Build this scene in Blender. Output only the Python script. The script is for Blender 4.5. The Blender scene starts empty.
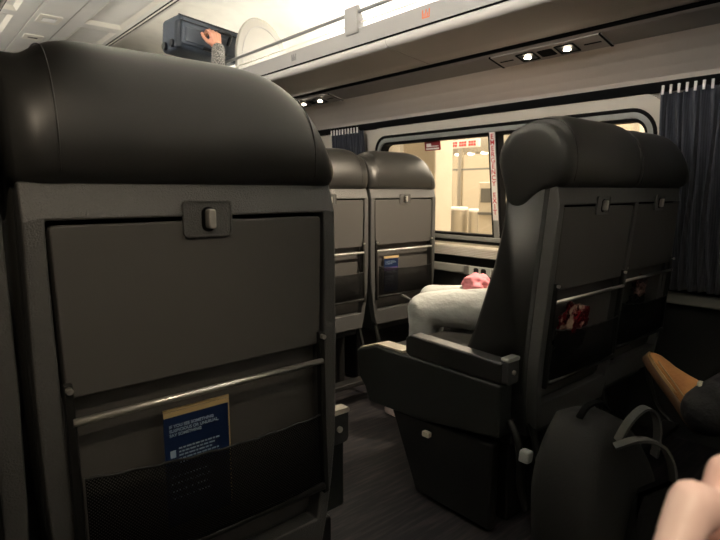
import bpy, bmesh, math, random
from mathutils import Vector, Matrix, noise
random.seed(4)
C = bpy.context.scene.collection
PI = math.pi
XC = 0.994          # centre line of the car
EYE = 1.05

CAMP = Vector((0, 0, EYE)); YAW = math.radians(40.6); PIT = math.radians(8.3); F = 541.0
fw = Vector((math.sin(YAW)*math.cos(PIT), math.cos(YAW)*math.cos(PIT), -math.sin(PIT))); rt = Vector((math.cos(YAW), -math.sin(YAW), 0)); upv = rt.cross(fw)
def cp(px, py, d): return CAMP+(fw+rt*((px-360)/F)+upv*((270-py)/F))*d

# ------------------------------------------------------------------ materials
def mat(name, col, rough=.6, metal=0, spec=.5, emit=None, es=0, bump=None, var=None, trans=0, alpha=1, coat=0, sheen=0):
    m = bpy.data.materials.new(name); m.use_nodes = True
    nt = m.node_tree; b = nt.nodes['Principled BSDF']
    b.inputs['Base Color'].default_value = (*col, 1)
    b.inputs['Roughness'].default_value = rough
    b.inputs['Metallic'].default_value = metal
    b.inputs['Specular IOR Level'].default_value = spec
    b.inputs['Transmission Weight'].default_value = trans
    b.inputs['Alpha'].default_value = alpha
    b.inputs['Coat Weight'].default_value = coat; b.inputs['Coat Roughness'].default_value = .38
    b.inputs['Sheen Weight'].default_value = sheen
    if emit:
        b.inputs['Emission Color'].default_value = (*emit, 1)
        b.inputs['Emission Strength'].default_value = es
    tc = nt.nodes.new('ShaderNodeTexCoord')
    if bump:
        sc, st, dist = bump
        n = nt.nodes.new('ShaderNodeTexNoise'); n.inputs['Scale'].default_value = sc; n.inputs['Detail'].default_value = 4
        nt.links.new(tc.outputs['Object'], n.inputs['Vector'])
        bp = nt.nodes.new('ShaderNodeBump'); bp.inputs['Strength'].default_value = st; bp.inputs['Distance'].default_value = dist
        nt.links.new(n.outputs['Fac'], bp.inputs['Height']); nt.links.new(bp.outputs['Normal'], b.inputs['Normal'])
    if var:
        sc, c2, lo, hi = var
        n = nt.nodes.new('ShaderNodeTexNoise'); n.inputs['Scale'].default_value = sc; n.inputs['Detail'].default_value = 5
        nt.links.new(tc.outputs['Object'], n.inputs['Vector'])
        r = nt.nodes.new('ShaderNodeValToRGB')
        r.color_ramp.elements[0].position = lo; r.color_ramp.elements[1].position = hi
        r.color_ramp.elements[0].color = (*col, 1); r.color_ramp.elements[1].color = (*c2, 1)
        nt.links.new(n.outputs['Fac'], r.inputs['Fac']); nt.links.new(r.outputs['Color'], b.inputs['Base Color'])
    return m

M = {}
M['leather'] = mat('black_leather', (.018, .018, .017), .44, spec=.5, bump=(420, .08, .001), var=(9, (.022, .022, .020), .4, .7), coat=.35)
M['shell'] = mat('grey_textured_plastic', (.053, .055, .054), .45, spec=.5, bump=(420, .35, .002))
M['frame'] = mat('grey_frame_plastic', (.088, .088, .086), .36, spec=.6, bump=(430, .5, .003))
M['console'] = mat('dark_console_plastic', (.020, .022, .020), .5, spec=.4, bump=(420, .3, .002))
M['tray'] = mat('brown_grey_tray', (.092, .088, .083), .5, spec=.4, bump=(380, .12, .001))
M['gap'] = mat('black_recess', (.004, .004, .004), .9, spec=.08)
M['black'] = mat('black_plastic', (.01, .01, .01), .5)
M['chrome'] = mat('brushed_steel', (.82, .80, .75), .32, metal=.85)
M['dkmetal'] = mat('dark_painted_metal', (.03, .03, .028), .35, metal=.5)
M['tan_fab'] = mat('brown_seat_cover', (.20, .155, .11), .8, bump=(300, .3, .002))
M['cream'] = mat('cream_plastic', (.62, .56, .46), .45)
M['bag_red'] = mat('crumpled_red_wrapper', (.20, .010, .02), .16, metal=.5, spec=.9, bump=(34, .6, .01), var=(22, (.6, .45, .36), .52, .60))
M['bag_blk'] = mat('crumpled_black_plastic', (.006, .006, .007), .12, spec=.9, bump=(28, .6, .01))
M['bag_pink'] = mat('crumpled_pinkish_wrapper', (.45, .28, .24), .16, metal=.5, spec=.8, bump=(30, .5, .01), var=(20, (.03, .01, .012), .45, .6))
M['ceil'] = mat('ceiling_panel', (.66, .645, .60), .55, var=(3, (.70, .68, .63), .4, .6))
M['ceil_edge'] = mat('ceiling_bead', (.75, .71, .62), .4)
M['cove'] = mat('white_cove', (.82, .79, .70), .45, var=(7, (.74, .71, .63), .45, .7))
M['rack'] = mat('warm_grey_rack', (.56, .53, .49), .7, bump=(200, .06, .002))
M['rack_beam'] = mat('rack_beam_grey', (.26, .25, .235), .4)
M['under'] = mat('beige_under_panel', (.74, .655, .57), .6, bump=(120, .05, .002))
M['psu'] = mat('service_strip_grey', (.24, .215, .19), .45)
M['psu2'] = mat('service_unit_grey', (.32, .285, .25), .45)
M['wallr'] = mat('warm_wall_laminate', (.50, .46, .39), .5)
M['winframe'] = mat('grey_window_frame', (.33, .34, .32), .35, metal=.3)
M['rubber'] = mat('black_rubber', (.005, .005, .005), .8, spec=.15)
M['ledge'] = mat('cream_heater_cover', (.60, .55, .45), .45)
M['arch'] = mat('cream_arch_panel', (.27, .255, .22), .5)
M['lowwall'] = mat('dark_lower_wall', (.018, .018, .017), .8, bump=(200, .3, .003))
M['stripgrey'] = mat('grey_power_strip', (.30, .30, .275), .4)
M['outlet'] = mat('pale_outlet_plate', (.45, .47, .45), .35)
M['lamp'] = mat('lit_lens', (.9, .85, .7), .3, emit=(1, .85, .62), es=14)
M['strip'] = mat('lit_cove_diffuser', (.9, .9, .85), .3, emit=(1, .965, .94), es=4)
M['strip4'] = mat('brightest_cove_diffuser', (.9, .9, .85), .3, emit=(1, .965, .94), es=9)
M['strip2'] = mat('bright_cove_diffuser', (.9, .9, .85), .3, emit=(1, .965, .94), es=14)
M['strip3'] = mat('dim_cove_diffuser', (.9, .9, .85), .3, emit=(1, .965, .94), es=5)
M['red'] = mat('red_ink', (.50, .03, .035), .5)
M['white'] = mat('white_label', (.75, .72, .68), .5)
M['dkred'] = mat('dark_red_label', (.22, .015, .02), .4)
M['orange'] = mat('orange_ink', (.6, .12, .03), .5)
M['navycard'] = mat('navy_card', (.008, .022, .075), .35)
M['purple'] = mat('violet_band', (.10, .06, .22), .4)
M['creamcard'] = mat('cream_card_edge', (.60, .44, .22), .5)
M['cardtext'] = mat('pale_blue_ink', (.32, .42, .55), .5)
M['suit'] = mat('slate_blue_nylon', (.045, .056, .072), .6, bump=(400, .4, .002))
M['suit2'] = mat('dark_nylon', (.022, .027, .034), .7)
M['zip'] = mat('black_zip', (.006, .007, .009), .4)
M['skin'] = mat('skin', (.55, .27, .17), .5, bump=(60, .1, .002), var=(14, (.46, .2, .13), .35, .75))
M['skin2'] = mat('pale_pink_skin', (.86, .64, .58), .45, bump=(110, .15, .001), var=(18, (.80, .50, .44), .4, .75))
M['knit'] = mat('speckled_grey_knit', (.07, .068, .06), .9, bump=(160, .8, .006), var=(150, (.30, .285, .25), .45, .62))
M['pants'] = mat('pale_grey_trousers', (.44, .455, .44), .85, bump=(16, .5, .02))
M['piping'] = mat('trouser_seam', (.16, .17, .16), .9)
M['blkcloth'] = mat('black_cloth', (.007, .007, .008), .9, bump=(20, .5, .02))
M['pink'] = mat('pink_fabric', (.72, .26, .30), .8, bump=(40, .4, .01))
M['whitecloth'] = mat('white_pink_top', (.66, .56, .54), .85, bump=(26, .6, .02))
M['hair'] = mat('dark_brown_hair', (.03, .018, .012), .6, bump=(120, .6, .01))
M['eye'] = mat('eye_white', (.6, .6, .58), .3)
M['pupil'] = mat('dark_pupil', (.01, .008, .006), .2)
M['lip'] = mat('lips', (.38, .12, .1), .5)
M['nail'] = mat('fingernail', (.75, .48, .42), .25)
M['suede'] = mat('tan_suede', (.38, .165, .05), .85, bump=(150, .4, .004), var=(25, (.28, .115, .035), .35, .7))
M['sole'] = mat('brown_gum_sole', (.085, .04, .016), .6)
M['welt'] = mat('pale_welt', (.26, .15, .055), .6)
M['collar'] = mat('cream_shoe_collar', (.50, .46, .36), .8, bump=(200, .8, .006))
M['sock'] = mat('grey_sock', (.16, .17, .18), .9)
M['pack'] = mat('charcoal_backpack', (.007, .007, .0066), .8, bump=(200, .3, .003))
M['packblk'] = mat('black_backpack_front', (.003, .003, .003), .9, spec=.15, bump=(200, .3, .003))
M['web'] = mat('grey_webbing', (.06, .06, .056), .8, bump=(400, .5, .002))
M['pillar'] = mat('cream_station_column', (.78, .70, .57), .5, var=(4, (.73, .65, .52), .4, .7))
M['stwall'] = mat('cream_station_wall', (.70, .64, .53), .5)
M['stfloor'] = mat('station_floor', (.33, .28, .21), .35)
M['stdark'] = mat('brown_station_panel', (.16, .12, .09), .5)
M['stmetal'] = mat('satin_steel', (.50, .46, .38), .35, metal=.6)
M['stgrey'] = mat('grey_equipment', (.16, .16, .15), .5)
M['stlamp'] = mat('lit_downlight', (1, 1, 1), .3, emit=(1, .9, .74), es=9)

def node_net():
    m = bpy.data.materials.new('black_netting'); m.use_nodes = True; nt = m.node_tree
    b = nt.nodes['Principled BSDF']; b.inputs['Base Color'].default_value = (.005, .005, .005, 1); b.inputs['Roughness'].default_value = .9; b.inputs['Specular IOR Level'].default_value = .1
    tc = nt.nodes.new('ShaderNodeTexCoord'); mp = nt.nodes.new('ShaderNodeMapping'); mp.inputs['Rotation'].default_value = (0, PI/4, 0)
    nt.links.new(tc.outputs['Object'], mp.inputs['Vector'])
    ws = []
    for d in ('X', 'Z'):
        w = nt.nodes.new('ShaderNodeTexWave'); w.bands_direction = d; w.inputs['Scale'].default_value = 90
        nt.links.new(mp.outputs['Vector'], w.inputs['Vector']); ws.append(w)
    mx = nt.nodes.new('ShaderNodeMath'); mx.operation = 'MAXIMUM'
    nt.links.new(ws[0].outputs['Fac'], mx.inputs[0]); nt.links.new(ws[1].outputs['Fac'], mx.inputs[1])
    g = nt.nodes.new('ShaderNodeMath'); g.operation = 'GREATER_THAN'; g.inputs[1].default_value = .42
    nt.links.new(mx.outputs[0], g.inputs[0]); nt.links.new(g.outputs[0], b.inputs['Alpha'])
    return m
M['net'] = node_net()

def node_glass():
    m = bpy.data.materials.new('window_glass'); m.use_nodes = True; nt = m.node_tree
    nt.nodes.clear()
    o = nt.nodes.new('ShaderNodeOutputMaterial'); t = nt.nodes.new('ShaderNodeBsdfTransparent'); g = nt.nodes.new('ShaderNodeBsdfGlossy')
    t.inputs['Color'].default_value = (.9, .88, .84, 1); g.inputs['Roughness'].default_value = .02
    f = nt.nodes.new('ShaderNodeFresnel'); f.inputs['IOR'].default_value = 1.35
    x = nt.nodes.new('ShaderNodeMixShader')
    nt.links.new(f.outputs[0], x.inputs[0]); nt.links.new(t.outputs[0], x.inputs[1]); nt.links.new(g.outputs[0], x.inputs[2])
    nt.links.new(x.outputs[0], o.inputs['Surface'])
    return m
M['glass'] = node_glass()

def node_floor():
    m = mat('streaked_floor', (.035, .033, .034), .5)
    nt = m.node_tree; b = nt.nodes['Principled BSDF']
    tc = nt.nodes.new('ShaderNodeTexCoord'); mp = nt.nodes.new('ShaderNodeMapping'); mp.inputs['Scale'].default_value = (5, 55, 1)
    mp.inputs['Rotation'].default_value = (0, 0, .35)
    n = nt.nodes.new('ShaderNodeTexNoise'); n.inputs['Scale'].default_value = 1.2; n.inputs['Detail'].default_value = 6
    r = nt.nodes.new('ShaderNodeValToRGB')
    r.color_ramp.elements[0].color = (.010, .010, .014, 1); r.color_ramp.elements[0].position = .45
    r.color_ramp.elements[1].color = (.065, .055, .052, 1); r.color_ramp.elements[1].position = .75
    nt.links.new(tc.outputs['Object'], mp.inputs['Vector']); nt.links.new(mp.outputs['Vector'], n.inputs['Vector'])
    nt.links.new(n.outputs['Fac'], r.inputs['Fac']); nt.links.new(r.outputs['Color'], b.inputs['Base Color'])
    return m
M['floor'] = node_floor()

def node_curtain():
    m = mat('navy_pleated_curtain', (.024, .028, .042), .85, sheen=.2)
    nt = m.node_tree; b = nt.nodes['Principled BSDF']
    tc = nt.nodes.new('ShaderNodeTexCoord')
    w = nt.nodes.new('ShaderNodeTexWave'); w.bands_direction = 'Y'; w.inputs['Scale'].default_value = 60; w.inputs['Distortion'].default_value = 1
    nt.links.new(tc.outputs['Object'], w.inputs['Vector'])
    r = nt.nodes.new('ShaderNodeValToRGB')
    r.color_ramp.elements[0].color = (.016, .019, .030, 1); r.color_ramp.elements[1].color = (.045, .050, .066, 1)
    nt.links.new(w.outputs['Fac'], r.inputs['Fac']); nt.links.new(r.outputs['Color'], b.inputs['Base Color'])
    return m
M['curtain'] = node_curtain()

# ------------------------------------------------------------------ mesh helpers
def obj(name, bm, m, parent=None, smooth=False, bevel=0, loc=None, seg=2):
    bmesh.ops.recalc_face_normals(bm, faces=bm.faces)
    me = bpy.data.meshes.new(name); bm.to_mesh(me); bm.free()
    ms = m if isinstance(m, (list, tuple)) else [m]
    for k in ms: me.materials.append(M[k] if isinstance(k, str) else k)
    o = bpy.data.objects.new(name, me); C.objects.link(o)
    if parent: o.parent = parent
    if loc: o.location = loc
    if smooth:
        for p in me.polygons: p.use_smooth = True
    if bevel:
        md = o.modifiers.new('bevel', 'BEVEL'); md.width = bevel; md.segments = seg; md.limit_method = 'ANGLE'; md.angle_limit = .6
        for p in me.polygons: p.use_smooth = True
        wn = o.modifiers.new('wn', 'WEIGHTED_NORMAL'); wn.keep_sharp = True
    return o

def thing(name, label, cat, loc=(0, 0, 0), rz=0, group=None):
    o = bpy.data.objects.new(name, None); C.objects.link(o); o.empty_display_size = .05
    o.location = loc; o.rotation_euler = (0, 0, rz); o['label'] = label; o['category'] = cat
    if group: o['group'] = group
    return o
def tag(o, label, cat, group=None):
    o['label'] = label; o['category'] = cat
    if group: o['group'] = group
    return o
def struct(o): o['kind'] = 'structure'; return o
def copy_tree(o, parent=None):
    c = o.copy(); C.objects.link(c); c.parent = parent
    for ch in [k for k in bpy.data.objects if k.parent == o]:
        copy_tree(ch, c)
    return c
def kids(o): return [k for k in bpy.data.objects if k.parent == o]

def B(): return bmesh.new()
def box(bm, x0, x1, y0, y1, z0, z1, mi=0):
    v = [bm.verts.new(p) for p in ((x0,y0,z0),(x1,y0,z0),(x1,y1,z0),(x0,y1,z0),(x0,y0,z1),(x1,y0,z1),(x1,y1,z1),(x0,y1,z1))]
    for f in ((0,3,2,1),(4,5,6,7),(0,1,5,4),(1,2,6,5),(2,3,7,6),(3,0,4,7)):
        bm.faces.new([v[i] for i in f]).material_index = mi
    return v
def loft(bm, rings, cap=True, mi=0, closed=True):
    vr = [[bm.verts.new(p) for p in r] for r in rings]
    n = len(vr[0])
    for a, b in zip(vr, vr[1:]):
        for i in range(n if closed else n-1):
            j = (i+1) % n
            bm.faces.new((a[i], a[j], b[j], b[i])).material_index = mi
    if cap and closed:
        bm.faces.new(list(reversed(vr[0]))).material_index = mi; bm.faces.new(vr[-1]).material_index = mi
    return vr
def prism_x(bm, poly, x0, x1, mi=0):       # poly of (y,z)
    return loft(bm, [[(x0, y, z) for y, z in poly], [(x1, y, z) for y, z in poly]], mi=mi)
def prism_y(bm, poly, y0, y1, mi=0):       # poly of (x,z)
    return loft(bm, [[(x, y0, z) for x, z in poly], [(x, y1, z) for x, z in poly]], mi=mi)
def tube(bm, pts, r, n=10, mi=0):
    pts = [Vector(p) for p in pts]; rs = r if isinstance(r, (list, tuple)) else [r]*len(pts)
    rings = []; ref = None
    for i, p in enumerate(pts):
        t = (pts[min(i+1, len(pts)-1)] - pts[max(i-1, 0)]).normalized()
        if ref is None:
            ref = t.orthogonal().normalized()
        ref = (ref - t*ref.dot(t)).normalized(); u = t.cross(ref)
        rings.append([p + (ref*math.cos(a)+u*math.sin(a))*rs[i] for a in [2*PI*k/n for k in range(n)]])
    loft(bm, rings, mi=mi)
def smooth_pts(pts, k=6):
    P = [Vector(p) for p in pts]; out = []
    for i in range(len(P)-1):
        p0 = P[max(i-1, 0)]; p1 = P[i]; p2 = P[i+1]; p3 = P[min(i+2, len(P)-1)]
        for j in range(k):
            t = j/k
            out.append(.5*((2*p1)+(-p0+p2)*t+(2*p0-5*p1+4*p2-p3)*t*t+(-p0+3*p1-3*p2+p3)*t**3))
    out.append(P[-1]); return out
def rrect(x0, x1, z0, z1, r, n=6):
    out = []
    for cx, cz, a0 in ((x1-r, z1-r, 0), (x0+r, z1-r, PI/2), (x0+r, z0+r, PI), (x1-r, z0+r, 1.5*PI)):
        for k in range(n+1):
            a = a0 + PI/2*k/n
            out.append((cx+r*math.cos(a), cz+r*math.sin(a)))
    return out
def ellipsoid(bm, c, r, rot=None, seg=20, mi=0):
    g = bmesh.ops.create_uvsphere(bm, u_segments=seg, v_segments=seg//2+2, radius=1)
    mtx = Matrix.Translation(c) @ (rot.to_4x4() if rot else Matrix()) @ Matrix.Diagonal((*r, 1))
    bmesh.ops.transform(bm, matrix=mtx, verts=g['verts'])
    for v in g['verts']:
        for f in v.link_faces: f.material_index = mi
def ring_face(bm, outer, inner, fa, fb, mi=0):   # annular slab between two outlines; fa/fb map (a,b) -> 3D front/back
    n = len(outer)
    fo = [bm.verts.new(fa(*p)) for p in outer]; fi = [bm.verts.new(fa(*p)) for p in inner]
    bo = [bm.verts.new(fb(*p)) for p in outer]; bi = [bm.verts.new(fb(*p)) for p in inner]
    for i in range(n):
        j = (i+1) % n
        for q in ((fo[i], fo[j], fi[j], fi[i]), (bo[j], bo[i], bi[i], bi[j]), (fo[j], fo[i], bo[i], bo[j]), (fi[i], fi[j], bi[j], bi[i])):
            bm.faces.new(q).material_index = mi
def plate(bm, outline, fa, fb, mi=0):
    a = [bm.verts.new(fa(*p)) for p in outline]; b = [bm.verts.new(fb(*p)) for p in outline]; n = len(a)
    bm.faces.new(a).material_index = mi; bm.faces.new(list(reversed(b))).material_index = mi
    for i in range(n):
        j = (i+1) % n
        bm.faces.new((a[j], a[i], b[i], b[j])).material_index = mi
def lerp(tab, z):
    if z <= tab[0][0]: return tab[0][1]
    for (a, b), (c, d) in zip(tab, tab[1:]):
        if z <= c: return b+(d-b)*(z-a)/(c-a)
    return tab[-1][1]
def bevel_bm(bm, w, seg=3, ang=.5):
    bmesh.ops.recalc_face_normals(bm, faces=bm.faces)
    es = [e for e in bm.edges if len(e.link_faces) == 2 and e.calc_face_angle(0) > ang]
    bmesh.ops.bevel(bm, geom=es, offset=w, segments=seg, affect='EDGES', profile=.5)

def text_mesh(name, body, size, m, parent, origin, right, up, spacing=1.0, line=1.0, align='LEFT', ext=.0002):
    cu = bpy.data.curves.new(name, 'FONT'); cu.body = body; cu.size = size; cu.space_character = spacing; cu.space_line = line; cu.align_x = align; cu.extrude = ext; cu.offset = size*.018
    t = bpy.data.objects.new(name, cu); C.objects.link(t)
    me = bpy.data.meshes.new_from_object(t.evaluated_get(bpy.context.evaluated_depsgraph_get()))
    bpy.data.objects.remove(t); me.materials.clear(); me.materials.append(M[m])
    right = Vector(right).normalized(); up = Vector(up).normalized(); nrm = right.cross(up)
    mt = Matrix((( right.x, up.x, nrm.x, origin[0]), (right.y, up.y, nrm.y, origin[1]), (right.z, up.z, nrm.z, origin[2]), (0, 0, 0, 1)))
    me.transform(mt)
    o = bpy.data.objects.new(name, me); C.objects.link(o); o.parent = parent
    return o

# ------------------------------------------------------------------ train seat
HW = [(.30, .195), (.36, .212), (.45, .232), (.58, .247), (.8, .25), (1.06, .248)]      # half width by height
YF = [(.30, .160), (.46, .155), (.58, .135), (.729, .103), (.897, .077), (1.065, .053)]    # front edge of shell by height

def hh(u, outer):
    v = abs(u)*.992; o = (u*outer > 0)
    return max(.40 if o else .86, max(0, 1-v**(4.1 if o else 8.5))**.45)
def headrest_bm(outer):
    bm = B(); rings = []
    prof = [(-.002, 0), (-.016, .12), (-.020, .30), (-.014, .52), (.004, .74), (.034, .92), (.072, .99), (.115, 1.0), (.165, .93), (.203, .78), (.221, .58), (.216, .38), (.196, .18), (.176, -.05), (.166, -.30), (.10, -.33), (.060, -.03)]
    N = 40
    for i in range(N+1):
        t = -1+2*i/N
        u = math.sin(t*PI/2)
        x = .251*u
        h = hh(u, outer)
        dx = max(0, abs(u)-.86)/.14
        sy = 1-.13*dx*dx
        ring = []
        for y, q in prof:
            xx = x*(1-.045*max(0, .3-q)); y = y if y < .12 else y+(.172-y)*(1-h)*.8
            ring.append((xx, .098+(y-.098)*sy, 1.057+.208*(q*h if q > 0 else q)))
        rings.append(ring)
    def endr(r_, s_, dx_):
        cy = sum(p[1] for p in r_)/len(r_); cz = sum(p[2] for p in r_)/len(r_)
        return [(p[0]+dx_, cy+(p[1]-cy)*s_, cz+(p[2]-cz)*s_) for p in r_]
    A = rings[0]; Z = rings[-1]
    rings = [endr(A, .55, -.010), endr(A, .80, -.009), endr(A, .93, -.005)]+rings+[endr(Z, .93, .005), endr(Z, .80, .009), endr(Z, .55, .010)]
    loft(bm, rings)
    return bm

def make_seat(arm=None, lab='', group=None, shift=0, outer=1, recline=0, capm='cream'):
    t = thing('train_seat', lab, 'seat', group=group)
    # headrest
    hr = obj('headrest', headrest_bm(outer), 'leather', t, smooth=True)
    ss = hr.modifiers.new('s', 'SUBSURF'); ss.levels = 1; ss.render_levels = 2
    for sx in (-1, 1):
        bm = B(); pts = []
        u = .80; h = hh(u*sx, outer)
        for y, q in [(-.0165, .10), (-.0205, .30), (-.0145, .52), (.0035, .75), (.0335, .93), (.072, 1.0), (.115, 1.01), (.166, .94), (.204, .785), (.2225, .58), (.217, .38)]:
            pts.append((sx*.251*u, y, 1.057+.208*q*h))
        pts = [(x_, .098+(y_-.098)*.985, 1.057+(z_-1.057)*.985) for x_, y_, z_ in pts]; tube(bm, smooth_pts(pts, 4), .0011, 6); obj('seam', bm, 'leather', hr, smooth=True)
    # back cushion
    bm = B(); prof = [(.150, 1.06), (.161, 1.02), (.160, .985), (.162, .945), (.166, .905), (.178, .82), (.194, .747), (.217, .64), (.242, .557), (.252, .47), (.04, .45), (.04, 1.06)]
    rings = []
    for i in range(15):
        u = -1+2*i/14; x = .250*math.sin(u*PI/2)
        s = 1-.07*abs(u)**8 + .04*(abs(abs(u)-.7) < .2)
        rings.append([(x, .05+(y-.05)*s, z) for y, z in prof])
    loft(bm, rings); o = obj('back_cushion', bm, 'leather', t, smooth=True)
    # back shell (deep moulded sides)
    bm = B(); rings = []
    for z in [.30, .36, .45, .58, .70, .80, .90, 1.0, 1.062]:
        w = lerp(HW, z); yf = lerp(YF, z)
        rings.append([(x, y, z) for x, y in rrect(-w, w, .026, yf, .008, 3)])
    loft(bm, rings); obj('back_shell', bm, 'shell', t, smooth=False, bevel=.003)
    # face frame with the opening for table and pocket
    outl = []; inner = []
    K = 10
    zs = [.34+(1.012-.34)*k/(K-1) for k in range(K)]+[1.062]; zi = [.42+(1.012-.42)*k/(K-1) for k in range(K)]+[1.012]
    for k in range(K+1): outl.append((lerp(HW, zs[k]), zs[k])); inner.append((min(.224-.004*max(0, 1.012-zi[k])/.25, lerp(HW, zi[k])-.026), zi[k]))
    for k in range(1, 8):
        a = 1-2*k/8
        outl.append((.248*a, 1.062)); inner.append((.224*a, 1.012))
    for k in reversed(range(K+1)): outl.append((-lerp(HW, zs[k]), zs[k])); inner.append((-min(.224-.004*max(0, 1.012-zi[k])/.25, lerp(HW, zi[k])-.026), zi[k]))
    for k in range(1, 8):
        a = -1+2*k/8
        outl.append((lerp(HW, .34)*a, .34)); inner.append((min(.20, lerp(HW, .42)-.026)*a, .42))
    bm = B(); ring_face(bm, outl, inner, lambda a, b: (a, -.010+(.015 if b > 1.05 else 0), b), lambda a, b: (a, .027, b)); bmesh.ops.remove_doubles(bm, verts=bm.verts, dist=1e-5); bevel_bm(bm, .004, 3, .9)
    obj('back_frame', bm, 'frame', t, smooth=False)
    # recess floor (dark gap round the table)
    bm = B(); box(bm, -.221, .221, .018, .0255, .765, 1.011); obj('table_recess', bm, 'gap', t)
    # folding table
    bm = B(); tw = lambda a, b: a*(1-.022*(1.004-b)/.234)
    plate(bm, rrect(-.218, .218, .768, 1.005, .007, 4), lambda a, b: (tw(a, b), -.007, b), lambda a, b: (tw(a, b), .017, b)); bevel_bm(bm, .003, 3, .9)
    tr = obj('tray_table', bm, 'tray', t)
    # latch
    bm = B(); ring_face(bm, rrect(-.040, .040, .980, 1.036, .008), rrect(-.037, .037, .983, 1.033, .006), lambda a, b: (a, -.0122, b), lambda a, b: (a, -.006, b))
    plate(bm, rrect(-.037, .037, .983, 1.033, .006), lambda a, b: (a, -.0104, b), lambda a, b: (a, -.006, b))
    la = obj('table_latch', bm, 'frame', t)
    bm = B(); plate(bm, rrect(-.011, .011, .988, 1.026, .010), lambda a, b: (a, -.0112, b), lambda a, b: (a, -.008, b)); obj('latch_slot', bm, 'gap', la)
    bm = B(); plate(bm, rrect(-.0055, .0075, .993, 1.023, .005), lambda a, b: (a, -.024, b), lambda a, b: (a, -.010, b)); bevel_bm(bm, .002, 2, .9)
    lh = obj('latch_handle', bm, 'chrome', la); lh['label'] = 'small chrome latch handle'
    # lower back panel inside the frame
    bm = B(); box(bm, -.215, .215, .019, .0255, .43, .768); obj('pocket_panel', bm, 'tray', t)
    # side arms, grab bar, lower bar
    for s in (-1, 1):
        bm = B()
        xa = s*.212
        loft(bm, [[(xa-.006, y0, z), (xa+.006, y0, z), (xa+.006, y0+.014, z), (xa-.006, y0+.014, z)] for y0, z in ((-.014, .792), (-.018, .75), (-.020, .62), (-.026, .50), (-.026, .478))])
        a = obj('pocket_arm', bm, 'dkmetal', t, bevel=.002)
        bm = B(); tube(bm, [(xa, -.023, .784), (xa, -.010, .784)], .0045, 10); sc = obj('arm_screw', bm, 'chrome', a)
    bm = B(); tube(bm, [(-.210, -.018, .738), (.210, -.018, .738)], .0056, 12); gb = obj('grab_bar', bm, 'chrome', t, smooth=True); gb['label'] = 'thin steel bar below the folding table'
    bm = B(); tube(bm, [(-.205, -.026, .495), (.205, -.026, .495)], .0072, 10); obj('lower_bar', bm, 'dkmetal', t, smooth=True)
    # net pocket
    bm = B(); rings = []
    for i in range(17):
        u = i/16; z = .50+.145*u
        ring = []
        for k in range(25):
            a = -1+2*k/24
            sag = -.012*(1-a*a)*u + .0014*math.sin(k*1.9)*u - .010*a*u
            bul = .028*math.sin(PI*min(1, u*.9+.12))*(1-a**4)
            ring.append((a*.202, -.021-bul, z+sag))
        rings.append(ring)
    vr = [[bm.verts.new(p) for p in r] for r in rings]
    for a, b in zip(vr, vr[1:]):
        for k in range(24): bm.faces.new((a[k], a[k+1], b[k+1], b[k]))
    top = rings[-1]
    nt_ = obj('net_pocket', bm, 'net', t, smooth=True)
    bm = B(); tube(bm, top, .0022, 6); obj('elastic_edge', bm, 'black', nt_, smooth=True)
    # seat cushion, base, footrest
    bm = B(); box(bm, -.238, .238, .23, .70, .36, .475); bevel_bm(bm, .04, 4, .9); sc = obj('seat_cushion', bm, 'leather', t, smooth=True)
    bm = B(); box(bm, -.232, .232, .12, .66, .27, .362); obj('seat_pan', bm, 'black', t, bevel=.01)
    bm = B(); prism_x(bm, [(.14, 0), (.52, 0), (.62, .28), (.14, .28)], -.215, .215); obj('pedestal', bm, 'black', t, bevel=.012)
    for s in (-1, 1):
        bm = B(); tube(bm, smooth_pts([(s*.20, .06, .40), (s*.20, .01, .34), (s*.20, -.02, .26), (s*.20, -.06, .17), (s*.20, -.13, .11)], 5), .010, 10)
        obj('footrest_arm', bm, 'dkmetal', t, smooth=True)
    bm = B(); plate(bm, rrect(-.19, .19, -.16, -.10, .012), lambda a, b: (a, b, .125), lambda a, b: (a, b, .100)); obj('footrest', bm, 'black', t, bevel=.004)
    if arm:
        s = arm      # -1: aisle on the left of the seat, +1: on the right
        x0, x1 = (s*(.272+shift), s*(.336+shift)) if s > 0 else (s*(.336+shift), s*(.272+shift))
        pan = [(.10, .335), (.40, .290), (.669, .278), (.692, .330), (.726, .362), (.738, .463), (.627, .499), (.10, .495)]
        bm = B(); prism_x(bm, pan, x0, x1); bevel_bm(bm, .008, 3, .5); sp = obj('arm_console', bm, 'console', t, smooth=False)
        bm = B(); prism_x(bm, [(.10, .498), (.47, .498), (.487, .508), (.487, .558), (.465, .572), (.10, .562)], x0+.004, x1-.004); bevel_bm(bm, .007, 3, .5); obj('armrest', bm, 'leather', t)
        bm = B(); prism_x(bm, [(.50, .500), (.627, .501), (.722, .469), (.722, .474), (.627, .507), (.50, .508)], x0+.004, x1-.004); ct = obj('arm_tip', bm, 'cream', t); ct['label'] = 'pale front end of the armrest'
        bm = B(); plate(bm, rrect(x0+.004, x1-.004, .500, .572, .012), lambda a, b: (a, .080, b), lambda a, b: (a, .100, b)); hp = obj('hinge_plate', bm, 'shell', t, bevel=.002)
        bm = B(); prism_y(bm, [(x, z) for x, z in rrect(x0+.003, x1-.003, .568, .580, .006)], .078, .104); hc = obj('hinge_cap', bm, capm, hp, bevel=.002); hc['label'] = 'pale cap on the hinge'
        bm = B(); tube(bm, [((x0+x1)/2, .075, .535), ((x0+x1)/2, .082, .535)], .007, 14); obj('screw', bm, 'chrome', hp)
        bm = B(); prism_x(bm, [(.13, .02), (.44, .02), (.56, .28), (.13, .30)], x0+.012 if s > 0 else x1-.05, x0+.05 if s > 0 else x1-.012); obj('side_skirt', bm, 'black', t, bevel=.008)
        xo = s*(.336+shift)
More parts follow.
